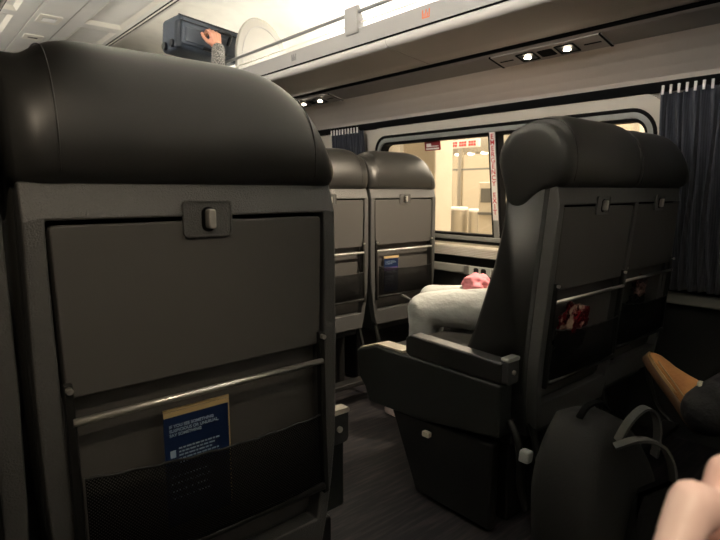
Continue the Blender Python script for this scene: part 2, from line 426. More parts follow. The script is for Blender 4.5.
        bm = B(); plate(bm, rrect(.365, .395, .242, .260, .004), lambda a, b: (xo-s*.01, a, b), lambda a, b: (xo+s*.006, a, b)); bt = obj('release_button', bm, 'cream', t, bevel=.002); bt['label'] = 'pale grey release button'
        if s > 0: return t
        bm = B(); tube(bm, smooth_pts([(xo-s*.05, .04, .38), (xo-s*.045, .0, .33), (xo-s*.045, -.02, .26), (xo-s*.045, -.03, .19), (xo-s*.045, -.06, .13)], 5), .011, 10); pa = obj('pedal_arm', bm, 'dkmetal', t, smooth=True)
        bm = B(); box(bm, xo-s*.045-.014, xo-s*.045+.014, -.050, -.017, .275, .312); pd = obj('pedal', bm, 'outlet', pa, bevel=.006); pd['label'] = 'pale grey foot pedal'
    if recline:
        keep = ('seat_cushion', 'seat_pan', 'pedestal', 'arm_console', 'armrest', 'arm_tip', 'hinge_plate', 'side_skirt', 'release_button', 'hinge_cap', 'screw')
        for o in kids(t):
            if o.name.split('.')[0] in keep: continue
            for q in [o]+kids(o):
                for v in q.data.vertices: v.co.y += (1.06-v.co.z)*recline
    return t

nearseat = make_seat(+1, 'big dark seat back filling the left foreground, safety card in its net pocket', shift=.022, outer=1)
nearseat.location = (.368, .80, 0)
leftseat = make_seat(None, 'dark seat cut off by the left picture edge, beside the big foreground seat back', outer=0)
leftseat.location = (-.148, .81, 0)
aisle = make_seat(-1, 'dark aisle seat on the right, seen half from the side, hinged armrest towards the aisle', outer=0, capm='winframe', recline=.09)
aisle.location = (1.609, .767, 0)
def relabel(c, x, y, lab):
    c.location = (x, y, 0); c['label'] = lab; return c
win = make_seat(None, 'dark seat between the aisle seat and the pleated navy curtain on the right', outer=1, recline=.09); win.location = (2.130, .806, 0)
far_a = make_seat(-1, 'partly hidden seat in the row ahead, just right of the foreground headrest', outer=0); far_a.location = (1.60, 2.10, 0)
far_w = make_seat(None, 'seat in the row ahead beside the window, a small blue card in its pocket', outer=1); far_w.location = (2.115, 2.10, 0)
rr_a = relabel(copy_tree(far_a), 1.616, -.53, 'seat under the passenger in black trousers, at the right edge')
rr_w = relabel(copy_tree(far_w), 2.118, -.53, 'seat beside the black-trousered passenger, next to the wall, outside the right edge')
ll_a = relabel(copy_tree(nearseat), .368, -.56, 'aisle seat of the photographer\'s own row, behind the view')
ll_w = relabel(copy_tree(leftseat), -.148, -.56, 'window seat of the photographer\'s own row, behind the view')
# ------------------------------------------------------------------ safety cards
def card(x, y, z, label, w=.108, rot=0):
    t = thing('safety_card', label, 'card', (x, y, z), rot)
    h = .19
    bm = B(); box(bm, -w/2, w/2, -.0012, .0012, -h, 0); o = obj('cover', bm, 'navycard', t)
    bm = B(); box(bm, -w/2+.001, w/2+.003, .0010, .0030, -h, .004)
    box(bm, -w/2, w/2, -.0017, -.0012, -.008, .0005)
    e = obj('cream_header', bm, 'creamcard', t); e['label'] = 'cream strip along the top of the card'
    x0 = -w/2+.008
    text_mesh('printed_headline', 'IF YOU SEE SOMETHING\nSUSPICIOUS OR UNUSUAL,\nSAY SOMETHING', .0068, 'cardtext', t, (x0, -.0019, -.026), (1, 0, 0), (0, 0, 1), line=1.05)
    bm = B()
    random.seed(7)
    for k in range(5):
        xx = x0+.014
        while xx < w/2-.02-.006*(k % 3):
            l = random.uniform(.003, .010); box(bm, xx, xx+l, -.0016, -.0011, -.063-k*.0058, -.0608-k*.0058); xx += l+.0018
    box(bm, x0, x0+.009, -.0016, -.0011, -.075, -.063)
    for k in range(4):
        xx = x0
        while xx < w/2-.04:
            l = random.uniform(.004, .010); box(bm, xx, xx+l, -.0016, -.0011, -.108-k*.012, -.1055-k*.012); xx += l+.003
    obj('printed_lines', bm, 'cardtext', t)
    return t
card(.368-.031, .80-.006, .712, 'blue safety card with cream top edge in the big foreground seat pocket')
fl_a = relabel(copy_tree(nearseat), .368, 2.10, 'seat ahead of the big foreground seat, hidden behind it')
fl_w = relabel(copy_tree(leftseat), -.148, 2.10, 'seat two places left in the row ahead, glimpsed through the foreground gap')
c2 = card(2.018, 2.10-.006, .700, 'small blue card in the net pocket of the far window seat')
bm = B(); box(bm, -.05, .045, -.0019, -.0012, -.075, -.055); o = obj('violet_stripe', bm, 'purple', c2)

# ------------------------------------------------------------------ crumpled wrappers in the pockets of the right seats
def crumple(name, lab, loc, size, m, seed, parts):
    t = thing(name, lab, 'bag', loc)
    for k, (nm, off, sz, mm) in enumerate(parts):
        bm = B(); bmesh.ops.create_icosphere(bm, subdivisions=4, radius=1)
        for v in bm.verts:
            d = v.co.normalized(); s = Vector((seed+k*3.1, seed*2.0, k))
            q = noise.noise(d*2.2+s)*.45 + abs(noise.noise(d*5+s))*.42 + abs(noise.noise(d*11+s))*.2
            c = d*(.78+q)
            v.co = Vector((c.x*sz[0]+off[0], c.y*sz[1]+off[1], c.z*sz[2]+off[2]))
        o = obj(nm, bm, mm, t, smooth=False)
    return t
crumple('plastic_bag', 'crumpled shiny red wrapper sticking out of the aisle seat pocket', (1.535, .795, .60), 0, 0, 3,
        [('wrapper_top', (.0, 0, .060), (.088, .014, .052), 'bag_red'), ('wrapper_belly', (-.02, 0, .005), (.09, .014, .05), 'bag_blk')])
crumple('plastic_bag', 'crumpled shiny pinkish and black wrapper in the pocket beside the curtain', (2.085, .838, .60), 0, 0, 8,
        [('wrapper_top', (.02, 0, .095), (.055, .013, .045), 'bag_pink'), ('wrapper_belly', (.0, 0, .015), (.08, .012, .06), 'bag_blk')])

# ------------------------------------------------------------------ car body
Y0, Y1 = -4.0, 7.0
def mir(p, s): return (p[0] if s > 0 else 2*XC-p[0], p[1])
def sheet_y(name, pts, m, s=1, y0=Y0, y1=Y1, th=.006, smooth=False, parent=None):
    """a moulding that runs along the car: polyline (x,z) given thickness away from the cabin"""
    P = [Vector(mir(p, s)) for p in pts]; N = []
    for i in range(len(P)):
        d = (P[min(i+1, len(P)-1)]-P[max(i-1, 0)]).normalized(); N.append(Vector((-d.y, d.x))*th*s)
    poly = [(p.x, p.y) for p in P]+[(p.x+n.x, p.y+n.y) for p, n in reversed(list(zip(P, N)))]
    bm = B(); prism_y(bm, poly, y0, y1)
    return obj(name, bm, m, parent, smooth=smooth)
bm = B(); box(bm, -.60, 2.60, Y0, Y1, -.05, 0); struct(obj('floor', bm, 'floor'))
def WX(z): return 2.38+(1.42-z)*.13
def Wp(y, z, off=0): return (WX(z)-off, y, z)
# right wall with a window opening
WY0, WY1, WZ0, WZ1 = .93, 2.62, .765, 1.385
def wall_grid(bm, y0, y1, z0, z1):
    v = [bm.verts.new(p) for p in (Wp(y0, z0), Wp(y1, z0), Wp(y1, z1), Wp(y0, z1))]
    w = [bm.verts.new(p) for p in (Wp(y0, z0, -.06), Wp(y1, z0, -.06), Wp(y1, z1, -.06), Wp(y0, z1, -.06))]
    bm.faces.new(v); bm.faces.new(w[::-1])
    for i in range(4): bm.faces.new((v[i], w[i], w[(i+1) % 4], v[(i+1) % 4]))
bm = B()
wall_grid(bm, Y0, Y1, .62, WZ0+.01); wall_grid(bm, Y0, Y1, WZ1-.01, 1.75); wall_grid(bm, Y0, WY0+.01, WZ0, WZ1); wall_grid(bm, WY1-.01, Y1, WZ0, WZ1)
struct(obj('wall_right', bm, 'wallr'))
bm = B(); prism_y(bm, [(2.475, 0), (2.475, .66), (2.55, .66), (2.55, 0)], Y0, Y1); struct(obj('wall_right_lower', bm, 'lowwall'))
sheet_y('wall_left', [(2.47, 0), (2.47, .7), (2.38, 1.42), (2.36, 1.75)], 'wallr', -1, th=-.04); struct(bpy.data.objects['wall_left'])
bm = B(); box(bm, -.6, 2.6, Y1, Y1+.05, 0, 2.5); struct(obj('wall_front', bm, 'wallr'))
bm = B(); box(bm, -.6, 2.6, Y0-.05, Y0, 0, 2.5); struct(obj('wall_back', bm, 'wallr'))

# window: rings
wn = bpy.data.objects.new('window_1', None); C.objects.link(wn); wn['kind'] = 'structure'
def wring(name, a, b, r, off0, off1, m):
    bm = B()
    o = rrect(WY0-a, WY1+a, WZ0-a, WZ1+a, max(.02, r+a), 8); i = rrect(WY0-b, WY1+b, WZ0-b, WZ1+b, max(.02, r+b), 8)
    ring_face(bm, o, i, lambda y, z: Wp(y, z, off0), lambda y, z: Wp(y, z, off1))
    return obj(name, bm, m, wn, bevel=.003)
wring('window_surround', .070, .004, .10, .018, -.002, 'wallr')
wring('outer_gasket', .006, -.010, .10, .021, -.01, 'rubber')
wring('window_frame', -.010, -.034, .10, .016, -.04, 'winframe')
wring('inner_gasket', -.034, -.048, .10, .008, -.05, 'rubber')
YD0, YD1 = 1.700, 1.757
bm = B()
for ya, yb in ((WY0+.045, YD0), (YD1, WY1-.045)):
    v = [Wp(ya, WZ0+.045, -.030), Wp(yb, WZ0+.045, -.030), Wp(yb, WZ1-.045, -.030), Wp(ya, WZ1-.045, -.030)]
    w = [Wp(ya, WZ0+.045, -.036), Wp(yb, WZ0+.045, -.036), Wp(yb, WZ1-.045, -.036), Wp(ya, WZ1-.045, -.036)]
    loft(bm, [v, w])
obj('pane', bm, 'glass', wn)
def wbox(y0, y1, z0, z1, off0, off1):
    bm = B(); loft(bm, [[Wp(y0, z0, off0), Wp(y1, z0, off0), Wp(y1, z1, off0), Wp(y0, z1, off0)], [Wp(y0, z0, off1), Wp(y1, z0, off1), Wp(y1, z1, off1), Wp(y0, z1, off1)]]); return bm
obj('mullion', wbox(YD0+.012, YD1-.012, WZ0+.03, WZ1-.03, .012, -.04), 'winframe', wn, bevel=.002)
obj('mullion_gasket', wbox(YD0-.002, YD1+.002, WZ0+.045, WZ1-.045, .006, -.045), 'rubber', wn)
# emergency exit strip on the mullion
es = thing('exit_label', 'white vertical strip with red emergency exit lettering on the window post', 'sign', (0, 0, 0))
obj('label_strip', wbox(YD0+.0125, YD1-.0125, .895, WZ1-.035, .0135, .0120), 'white', es)
word = 'EMERGENCY EXIT'
for i, ch in enumerate(word):
    if ch == ' ': continue
    z = WZ1-.068-i*.0300
    p = Wp((YD0+YD1)/2, z, .0142)
    lt = text_mesh('letter', ch, .036, 'red', es, p, (0, -1, 0), (-.13, 0, 1), align='CENTER')
# sign stuck on the left pane
sg = thing('window_sticker', 'small dark red sticker at the top of the left window pane', 'sign', (0, 0, 0))
obj('sticker_face', wbox(2.115, 2.235, 1.285, 1.345, -.026, -.0295), 'dkred', sg)
obj('white_line', wbox(2.125, 2.225, 1.291, 1.299, -.0255, -.0262), 'white', sg)
obj('white_block', wbox(2.185, 2.222, 1.305, 1.325, -.0255, -.0262), 'white', sg)
bm = B()
for k in range(9):
    y = 2.13+k*.010; loft(bm, [[Wp(y, 1.305, o_), Wp(y+.006, 1.305, o_), Wp(y+.006, 1.312, o_), Wp(y, 1.312, o_)] for o_ in (-.0255, -.0262)])
obj('small_print', bm, 'white', sg)

# sill / heater cover and power strip along the wall
def strip_y(name, poly, m, y0=Y0, y1=Y1, bevel=.003):
    bm = B(); prism_y(bm, poly, y0, y1); return obj(name, bm, m, None, bevel=bevel)
o = strip_y('trim_1', [(2.475, .748), (2.425, .744), (2.415, .733), (2.418, .690), (2.43, .683), (2.475, .683)], 'ledge'); struct(o)
bm = B()
for k in range(6):
    z = .737-k*.009; box(bm, 2.4130, 2.4160, Y0, Y1, z-.0015, z+.0015)
o = obj('heater_slats', bm, 'white', None); o.parent = bpy.data.objects['trim_1']
o = strip_y('trim_2', [(2.475, .683), (2.44, .683), (2.44, .632), (2.475, .632)], 'rubber'); struct(o)
o = strip_y('trim_3', [(2.478, .634), (2.43, .634), (2.425, .628), (2.425, .592), (2.43, .585), (2.478, .585)], 'stripgrey'); struct(o)
ot = thing('power_outlet', 'pale double power outlet in the grey strip under the window', 'outlet', (2.425, 1.840, .609))
bm = B(); plate(bm, rrect(-.10, .045, -.024, .024, .004), lambda a, b: (-.004, a, b), lambda a, b: (.001, a, b)); obj('cover_plate', bm, 'outlet', ot, bevel=.001)
for y in (-.005, -.055):
    bm = B(); plate(bm, rrect(y-.017, y+.017, -.019, .019, .012), lambda a, b: (-.006, a, b), lambda a, b: (-.003, a, b)); so = obj('socket', bm, 'black', ot)
    bm = B()
    for dy in (-.006, .006): box(bm, -.0066, -.0058, y+dy-.001, y+dy+.001, -.002, .008)
    obj('socket_slots', bm, 'gap', so)
bm = B(); box(bm, -.008, .001, .052, .078, -.024, .024); obj('switch_block', bm, 'stgrey', ot, bevel=.002)

# black curtain track
for s, nm in ((1, 'trim_4'), (-1, 'trim_5')):
    bm = B(); prism_y(bm, [mir(p, s) for p in ((2.350, 1.478), (2.350, 1.440), (2.380, 1.440), (2.40, 1.478))], Y0, Y1); struct(obj(nm, bm, 'gap'))
# panel under the rack: from the service strip to the wall
for s, nm in ((1, 'trim_6'), (-1, 'trim_7')):
    pts = [(2.062, 1.583), (2.12, 1.570), (2.20, 1.548), (2.28, 1.520), (2.34, 1.495), (2.368, 1.474)]
    struct(sheet_y(nm, pts, 'under', s, th=.012, smooth=False))
# service strip
for s, nm in ((1, 'trim_8'), (-1, 'trim_9')):
    pts = [(1.945, 1.612), (1.958, 1.606), (2.066, 1.582)]
    struct(sheet_y(nm, pts, 'psu', s, th=.014))
    bm = B(); prism_y(bm, [mir(p, s) for p in ((1.925, 1.620), (1.948, 1.611), (1.948, 1.63), (1.925, 1.635))], Y0, Y1)
    o = obj('strip_shadow_gap', bm, 'gap', bpy.data.objects[nm])

# luggage rack, right and left
def arcp(cx, cz, r, a0, a1, n): return [(cx+r*math.cos(math.radians(a0+(a1-a0)*k/n)), cz+r*math.sin(math.radians(a0+(a1-a0)*k/n))) for k in range(n+1)]
for s in (1, -1):
    t = thing('luggage_rack', 'long grey overhead rack above the window with a steel rail' if s > 0 else 'matching overhead rack above the seats on the photographer\'s side', 'luggage rack', (0, Y0, 0))
    L = Y1-Y0
    # nose (rounded) + underside
    pts = [(1.640, 1.700), (1.641, 1.684)]+arcp(1.672, 1.684, .032, 180, 262, 6)+[(1.76, 1.640), (1.85, 1.630), (1.926, 1.622)]
    sheet_y('rack_underside', pts, 'rack', s, 0, L, th=.012, parent=t, smooth=True)
    pts2 = [mir(p, s) for p in ((1.636, 1.764), (1.650, 1.768), (1.672, 1.74), (1.672, 1.69), (1.632, 1.690))]
    bm = B(); prism_y(bm, pts2, 0, L); obj('front_beam', bm, 'rack_beam', t, bevel=.003)
    bm = B(); prism_y(bm, [mir(p, s) for p in ((1.6315, 1.690), (1.6315, 1.6865), (1.66, 1.6865), (1.66, 1.690))], 0, L); obj('beam_seam', bm, 'gap', t)
    bm = B(); prism_y(bm, [mir(p, s) for p in ((1.672, 1.72), (2.34, 1.70), (2.34, 1.712), (1.672, 1.732))], 0, L); obj('rack_shelf', bm, 'cove', t)
    xr = mir((1.636, 0), s)[0]
    bm = B(); tube(bm, [(xr, 0, 1.832), (xr, L, 1.832)], .0085, 10); obj('top_rail', bm, 'stgrey', t, smooth=True)
    xr2 = mir((1.648, 0), s)[0]
    bm = B(); tube(bm, [(xr2, 0, 1.790), (xr2, L, 1.790)], .004, 8); obj('lower_rail', bm, 'ceil_edge', t, smooth=True)
    for yb in (.45, 1.96, 3.10, 4.6):
        if s < 0 or yb != 3.10:
            bm = B()
            prism_y(bm, [mir(p, s) for p in ((1.622, 1.858), (1.640, 1.862), (1.668, 1.80), (1.668, 1.745), (1.628, 1.742), (1.622, 1.76))], yb-Y0-.045, yb-Y0+.045)
            obj('rail_bracket', bm, 'rack_beam', t, bevel=.006)
    if s > 0:
        # row markers printed on the beam
        for yb, mm in ((2.43, 'stgrey'), (1.515, 'orange')):
            bm = B()
            for dy, z0, z1 in ((.017, 1.715, 1.745), (.009, 1.715, 1.732), (.0, 1.715, 1.745), (-.009, 1.715, 1.732), (-.018, 1.715, 1.745)):
                box(bm, 1.6326, 1.6350, yb-Y0+dy-.002, yb-Y0+dy+.002, z0, z1)
            box(bm, 1.6326, 1.6350, yb-Y0-.019, yb-Y0+.019, 1.713, 1.717)
            obj('row_marker', bm, mm, t)
        # vertical joint lines in the nose
        for yb in (1.75, 3.4, .1):
            bm = B(); tube(bm, [(p[0]-.0005, yb-Y0, p[1]-.0005) for p in pts], .0012, 6); obj('panel_joint', bm, 'psu2', t)
# rounded divider at the rack's first bay end
dv = thing('rack_divider', 'cream arched divider panel standing on the rack beside the suitcase', 'divider', (1.66, 3.08, 1.736))
def arch(w, h, n=14):
    return [(0, 0)]+[(0, h*.35)]+[(w*.42*(1-math.cos(a)), h*.35+h*.65*math.sin(a)) for a in [PI/2*k/n for k in range(1, n+1)]]+[(w*.42+(w*.58)*math.sin(a), h*.35+h*.65*math.cos(a)) for a in [PI/2*k/n for k in range(1, n+1)]]+[(w, 0)]
bm = B(); plate(bm, arch(.36, .37), lambda a, b: (a, 0, b), lambda a, b: (a, .03, b)); obj('panel', bm, 'arch', dv, bevel=.008)
ai = [(.035+a*.82, b*.86) for a, b in arch(.36, .37)]
bm = B(); ring_face(bm, ai, [(a+(.18-a)*.02, b+(.15-b)*.02) for a, b in ai], lambda a, b: (a, -.003, b), lambda a, b: (a, .002, b)); obj('raised_bead', bm, 'rack_beam', dv)

# reading light units
def psu_unit(yc, lab, lit=(True, True), s=1):
    def P(u, v, off=0):  # u along car, v across the strip (0..1)
        x = 1.958+(2.066-1.958)*v; z = 1.606+(1.582-1.606)*v
        n = Vector((-.217, -.976)); return (mir((x+n.x*off, 0), s)[0], yc+u, z+n.y*off)
    t = thing('reading_light_unit', lab, 'reading light', (0, 0, 0))
    bm = B(); loft(bm, [[P(-.24, .02, o_), P(.24, .02, o_), P(.24, .98, o_), P(-.24, .98, o_)] for o_ in (-.002, .005)]); obj('unit_panel', bm, 'psu2', t, bevel=.002)
    for u in (-.235, .235):
        bm = B(); loft(bm, [[P(u-.004, 0, o_), P(u+.004, 0, o_), P(u+.004, 1, o_), P(u-.004, 1, o_)] for o_ in (0, .0065)]); obj('end_seam', bm, 'gap', t)
    for k, u in enumerate((-.085, .085)):
        bm = B(); ring_face(bm, rrect(u-.040, u+.040, .18, .82, .03), rrect(u-.034, u+.034, .24, .76, .03), lambda a, b: P(a, b, .008), lambda a, b: P(a, b, .003)); bz = obj('lamp_bezel', bm, 'gap', t)
        bm = B(); plate(bm, rrect(u-.034, u+.034, .24, .76, .03), lambda a, b: P(a, b, .0055), lambda a, b: P(a, b, .003)); obj('lamp_well', bm, 'black', bz)
        if lit[k]:
            bm = B(); c = Vector(P(u, .5, .010)); ellipsoid(bm, c, (.014, .014, .005), seg=14); ln = obj('lamp_lens', bm, 'lamp', bz, smooth=True); ln['label'] = 'lit round lamp lens'
    bm = B(); plate(bm, rrect(-.032, .032, .25, .75, .03), lambda a, b: P(a, b, .007), lambda a, b: P(a, b, .003)); obj('call_button_well', bm, 'gap', t)
    for u in (-.185, .185):
        bm = B(); loft(bm, [[P(u-.032, .47, o_), P(u+.032, .47, o_), P(u+.032, .53, o_), P(u-.032, .53, o_)] for o_ in (.004, .0065)]); obj('speaker_slot', bm, 'gap', t)
    return P
P1 = psu_unit(1.215, 'reading light unit with two lit lamps above the right seats')
P2 = psu_unit(2.80, 'farther reading light unit, partly behind the foreground headrest')

P3 = psu_unit(.0, 'reading light unit above the photographer, outside the picture', s=-1)

# ceiling
ZC = 2.29
t = bpy.data.objects.new('ceiling', None); C.objects.link(t); t['kind'] = 'structure'
bm = B(); box(bm, .885, 1.103, Y0, Y1, ZC-.004, ZC+.03); obj('centre_panel', bm, 'ceil', t)
bm = B(); box(bm, .46, 1.53, Y0, Y1, ZC+.030, ZC+.05); obj('backing', bm, 'gap', t)
for s in (1, -1):
    x0, x1 = sorted((mir((1.111, 0), s)[0], mir((1.512, 0), s)[0]))
    # side panels with shallow rectangular recesses
    bm = B(); ys = []; y = -3.84
    while y < Y1-.2: ys.append((y, min(y+1.10, Y1-.02))); y += 1.22
    xa, xb = x0+.10, x1-.035
    if s < 0: xa, xb = x0+.035, x1-.10
    box(bm, x0, xa, Y0, Y1, ZC, ZC+.03); box(bm, xb, x1, Y0, Y1, ZC, ZC+.03)
    prev = Y0
    for a, b in ys:
        box(bm, xa, xb, prev, a, ZC, ZC+.03); prev = b
    box(bm, xa, xb, prev, Y1, ZC, ZC+.03)
    obj('side_panel', bm, 'ceil', t)
    bm = B()
    for a, b in ys:   # sloping bright bevels and the recess floor
        d = .025
        v0 = [(xa, a, ZC-.001), (xb, a, ZC-.001), (xb, b, ZC-.001), (xa, b, ZC-.001)]; v1 = [(xa+d, a+.05, ZC+.020), (xb-d, a+.05, ZC+.020), (xb-d, b-.05, ZC+.020), (xa+d, b-.05, ZC+.020)]
        A = [bm.verts.new(p) for p in v0]; Bq = [bm.verts.new(p) for p in v1]
        for i in range(4): bm.faces.new((A[i], A[(i+1) % 4], Bq[(i+1) % 4], Bq[i])).material_index = 0
        bm.faces.new(Bq).material_index = 1
    obj('panel_recess', bm, ['ceil_edge', 'ceil'], t)
    xl = mir((1.107, 0), s)[0]
    # slot and bead at the ceiling edge, then the cove
    for xq, m_, w in ((1.519, 'gap', .007), (1.532, 'ceil_edge', .006), (1.546, 'gap', .008)):
        xm = mir((xq, 0), s)[0]; bm = B(); box(bm, xm-w, xm+w, Y0, Y1, ZC-.003 if m_ != 'gap' else ZC+.0, ZC+.03); obj('edge_slot' if m_ == 'gap' else 'edge_bead', bm, m_, t)
    pts = [(1.552, ZC), (1.66, ZC-.002), (1.80, ZC-.018), (1.95, ZC-.065), (2.08, ZC-.14), (2.20, ZC-.25), (2.29, ZC-.39), (2.34, ZC-.52), (2.36, ZC-.60)]
    sp = [(p.x, p.y) for p in smooth_pts([(a, b, 0) for a, b in pts], 3)]
    sheet_y('cove', sp, 'cove', s, th=.02, parent=t, smooth=True)
# light fixtures standing in the cove above the rack
def cove_lamp(s, y0, y1, lab, mk='strip'):
    t2 = thing('cove_light', lab, 'light', (0, (y0+y1)/2, 0), group=None); h = (y1-y0)/2
    poly = [mir(p, s) for p in ((2.19, 1.99), (2.25, 1.86), (2.285, 1.875), (2.235, 2.01))]
    bm = B(); prism_y(bm, poly, -h, h); obj('housing', bm, 'cove', t2)
    poly = [mir(p, s) for p in ((2.165, 1.980), (2.235, 1.845), (2.248, 1.862), (2.188, 1.988))]
    bm = B(); prism_y(bm, poly, -h+.02, h-.02); d = obj('diffuser', bm, mk, t2); d['label'] = 'glowing white diffuser'
cove_lamp(1, 1.75, 2.95, 'bright white light strip in the cove above the rack, left of the rail bracket', 'strip4')
cove_lamp(1, .30, 1.60, 'light strip in the cove above the rack, beyond the top picture edge')
cove_lamp(1, 3.35, 4.6, 'light strip in the cove behind the suitcase and the arched divider')
cove_lamp(1, -3.6, .1, 'long light strip in the window side cove behind the photographer', 'strip3')
cove_lamp(-1, -3.6, .1, 'long light strip in the opposite cove behind the photographer', 'strip3')
cove_lamp(-1, .3, 2.9, 'light strip in the opposite cove over the foreground seats', 'strip2')
cove_lamp(-1, 3.1, 6.0, 'light strip in the opposite cove, far up the car')

# ceiling vents and small fittings
def vent(x, y, kind, lab):
    t2 = thing('ceiling_vent' if kind else 'ceiling_sensor', lab, 'ceiling fitting', (x, y, ZC-.004))
    w, l = (.075, .11) if kind else (.07, .08)
    bm = B(); plate(bm, rrect(-w, w, -l, l, .02), lambda a, b: (a, b, -.008), lambda a, b: (a, b, 0)); obj('bezel', bm, 'ceil_edge', t2, bevel=.003)
    if kind:
        bm = B(); plate(bm, rrect(-w*.6, w*.6, -l*.45, l*.45, .01), lambda a, b: (a, b, -.0095), lambda a, b: (a, b, -.007)); g = obj('grille', bm, 'stgrey', t2)
        bm = B()
        for k in range(8): box(bm, -w*.6, w*.6, -l*.4+k*l*.11, -l*.4+k*l*.11+.004, -.012, -.0092)
        obj('grille_bars', bm, 'ceil', g)
    else:
        bm = B(); plate(bm, rrect(-.035, .035, -.012, .012, .004), lambda a, b: (a, b, -.0095), lambda a, b: (a, b, -.007)); obj('slot', bm, 'gap', t2)
vent(.985, 4.62, True, 'square ceiling fitting with a grey grille, above the slotted one')
vent(.985, 5.22, False, 'ceiling fitting with one narrow dark slot, nearest the foreground headrest')
vent(1.03, 3.86, True, 'grille fitting cut off by the top picture edge, right of the other grille')

# ------------------------------------------------------------------ curtains
def curtain(y0, y1, z0, lab, n=26):
    t2 = thing('curtain', lab, 'curtain', (2.352, (y0+y1)/2, z0)); h = (y1-y0)/2
    bm = B(); rows = []; Nz = 22; Ny = n*8
    H = 1.432-z0
    for k in range(Nz+1):
        v = k/Nz; z = H*v
        row = []
        for j in range(Ny+1):
            u = j/Ny; y = -h+2*h*u
            ph = 2*PI*n*u
            amp = .025*(1.05-.45*v)
            y2 = y+.006*math.sin(ph*.5+v*3)+.010*math.sin(v*6+u*9)*(.3+.7*(1-v))
            x = amp*math.sin(ph+.8*math.sin(v*4+u*7))+.010*math.sin(u*13+v*2)-.055*(v-.5)
            row.append((x, y2, z+(.004*math.sin(ph)+.006*math.sin(u*20) if k == Nz else 0)))
        rows.append(row)
    loft(bm, rows, cap=False, closed=False)
    o = obj('curtain_cloth', bm, 'curtain', t2, smooth=True); sd = o.modifiers.new('t', 'SOLIDIFY'); sd.thickness = .002
    nh = max(4, int((y1-y0)/.028))
    for k in range(nh):
        y = -h+2*h*(k+.5)/nh
        bm = B(); box(bm, -.052, -.046, y-.0045, y+.0045, H-.012, H+.022); obj('curtain_hook', bm, 'white', t2, bevel=.001)
curtain(.42, .90, .655, 'dark navy pleated curtain hanging on white hooks at the right picture edge', 17)
curtain(2.70, 3.00, .78, 'gathered blue grey curtain beyond the window, showing above the far seats', 14)

# ------------------------------------------------------------------ suitcase in the rack
su = thing('suitcase', 'slate blue soft suitcase held by a hand at the overhead rack', 'suitcase', (1.56, 3.44, 1.880), 0)
su.rotation_euler = (0, math.radians(5), math.radians(4))
bm = B(); box(bm, -.205, .225, -.17, .06, 0, .20); bevel_bm(bm, .03, 4, .9)
bd = obj('body', bm, 'suit', su, smooth=True)
bm = B(); box(bm, -.19, .20, -.195, -.165, .02, .175); bevel_bm(bm, .014, 3, .9); obj('front_pocket', bm, 'suit', su, smooth=True)
bm = B(); box(bm, -.175, .10, -.205, -.19, .035, .12); bevel_bm(bm, .007, 2, .9); obj('small_pocket', bm, 'suit', su, smooth=True)
for z in (.185, .15):
    bm = B(); tube(bm, [(-.21, -.176 if z > .18 else -.198, z), (.21, -.176 if z > .18 else -.198, z)], .004, 8); obj('zip', bm, 'zip', su)
bm = B(); tube(bm, smooth_pts([(.0, -.20, .085), (.005, -.235, .125), (.02, -.245, .135), (.09, -.245, .135), (.105, -.235, .125), (.11, -.20, .085)], 4), .011, 10); obj('carry_handle', bm, 'zip', su, smooth=True)
bm = B(); box(bm, -.06, .10, -.215, -.195, .012, .032); obj('side_handle', bm, 'zip', su, bevel=.006)
for sx in (-1, 1):
    bm = B(); tube(bm, [(-.222, -.11+.05*(sx+1), .03), (-.200, -.11+.05*(sx+1), .03)], .024, 16); obj('wheel', bm, 'zip', su, bevel=.004)
bm = B(); box(bm, -.215, -.175, -.178, -.13, -.003, .16); obj('corner_guard', bm, 'suit2', su, bevel=.012)

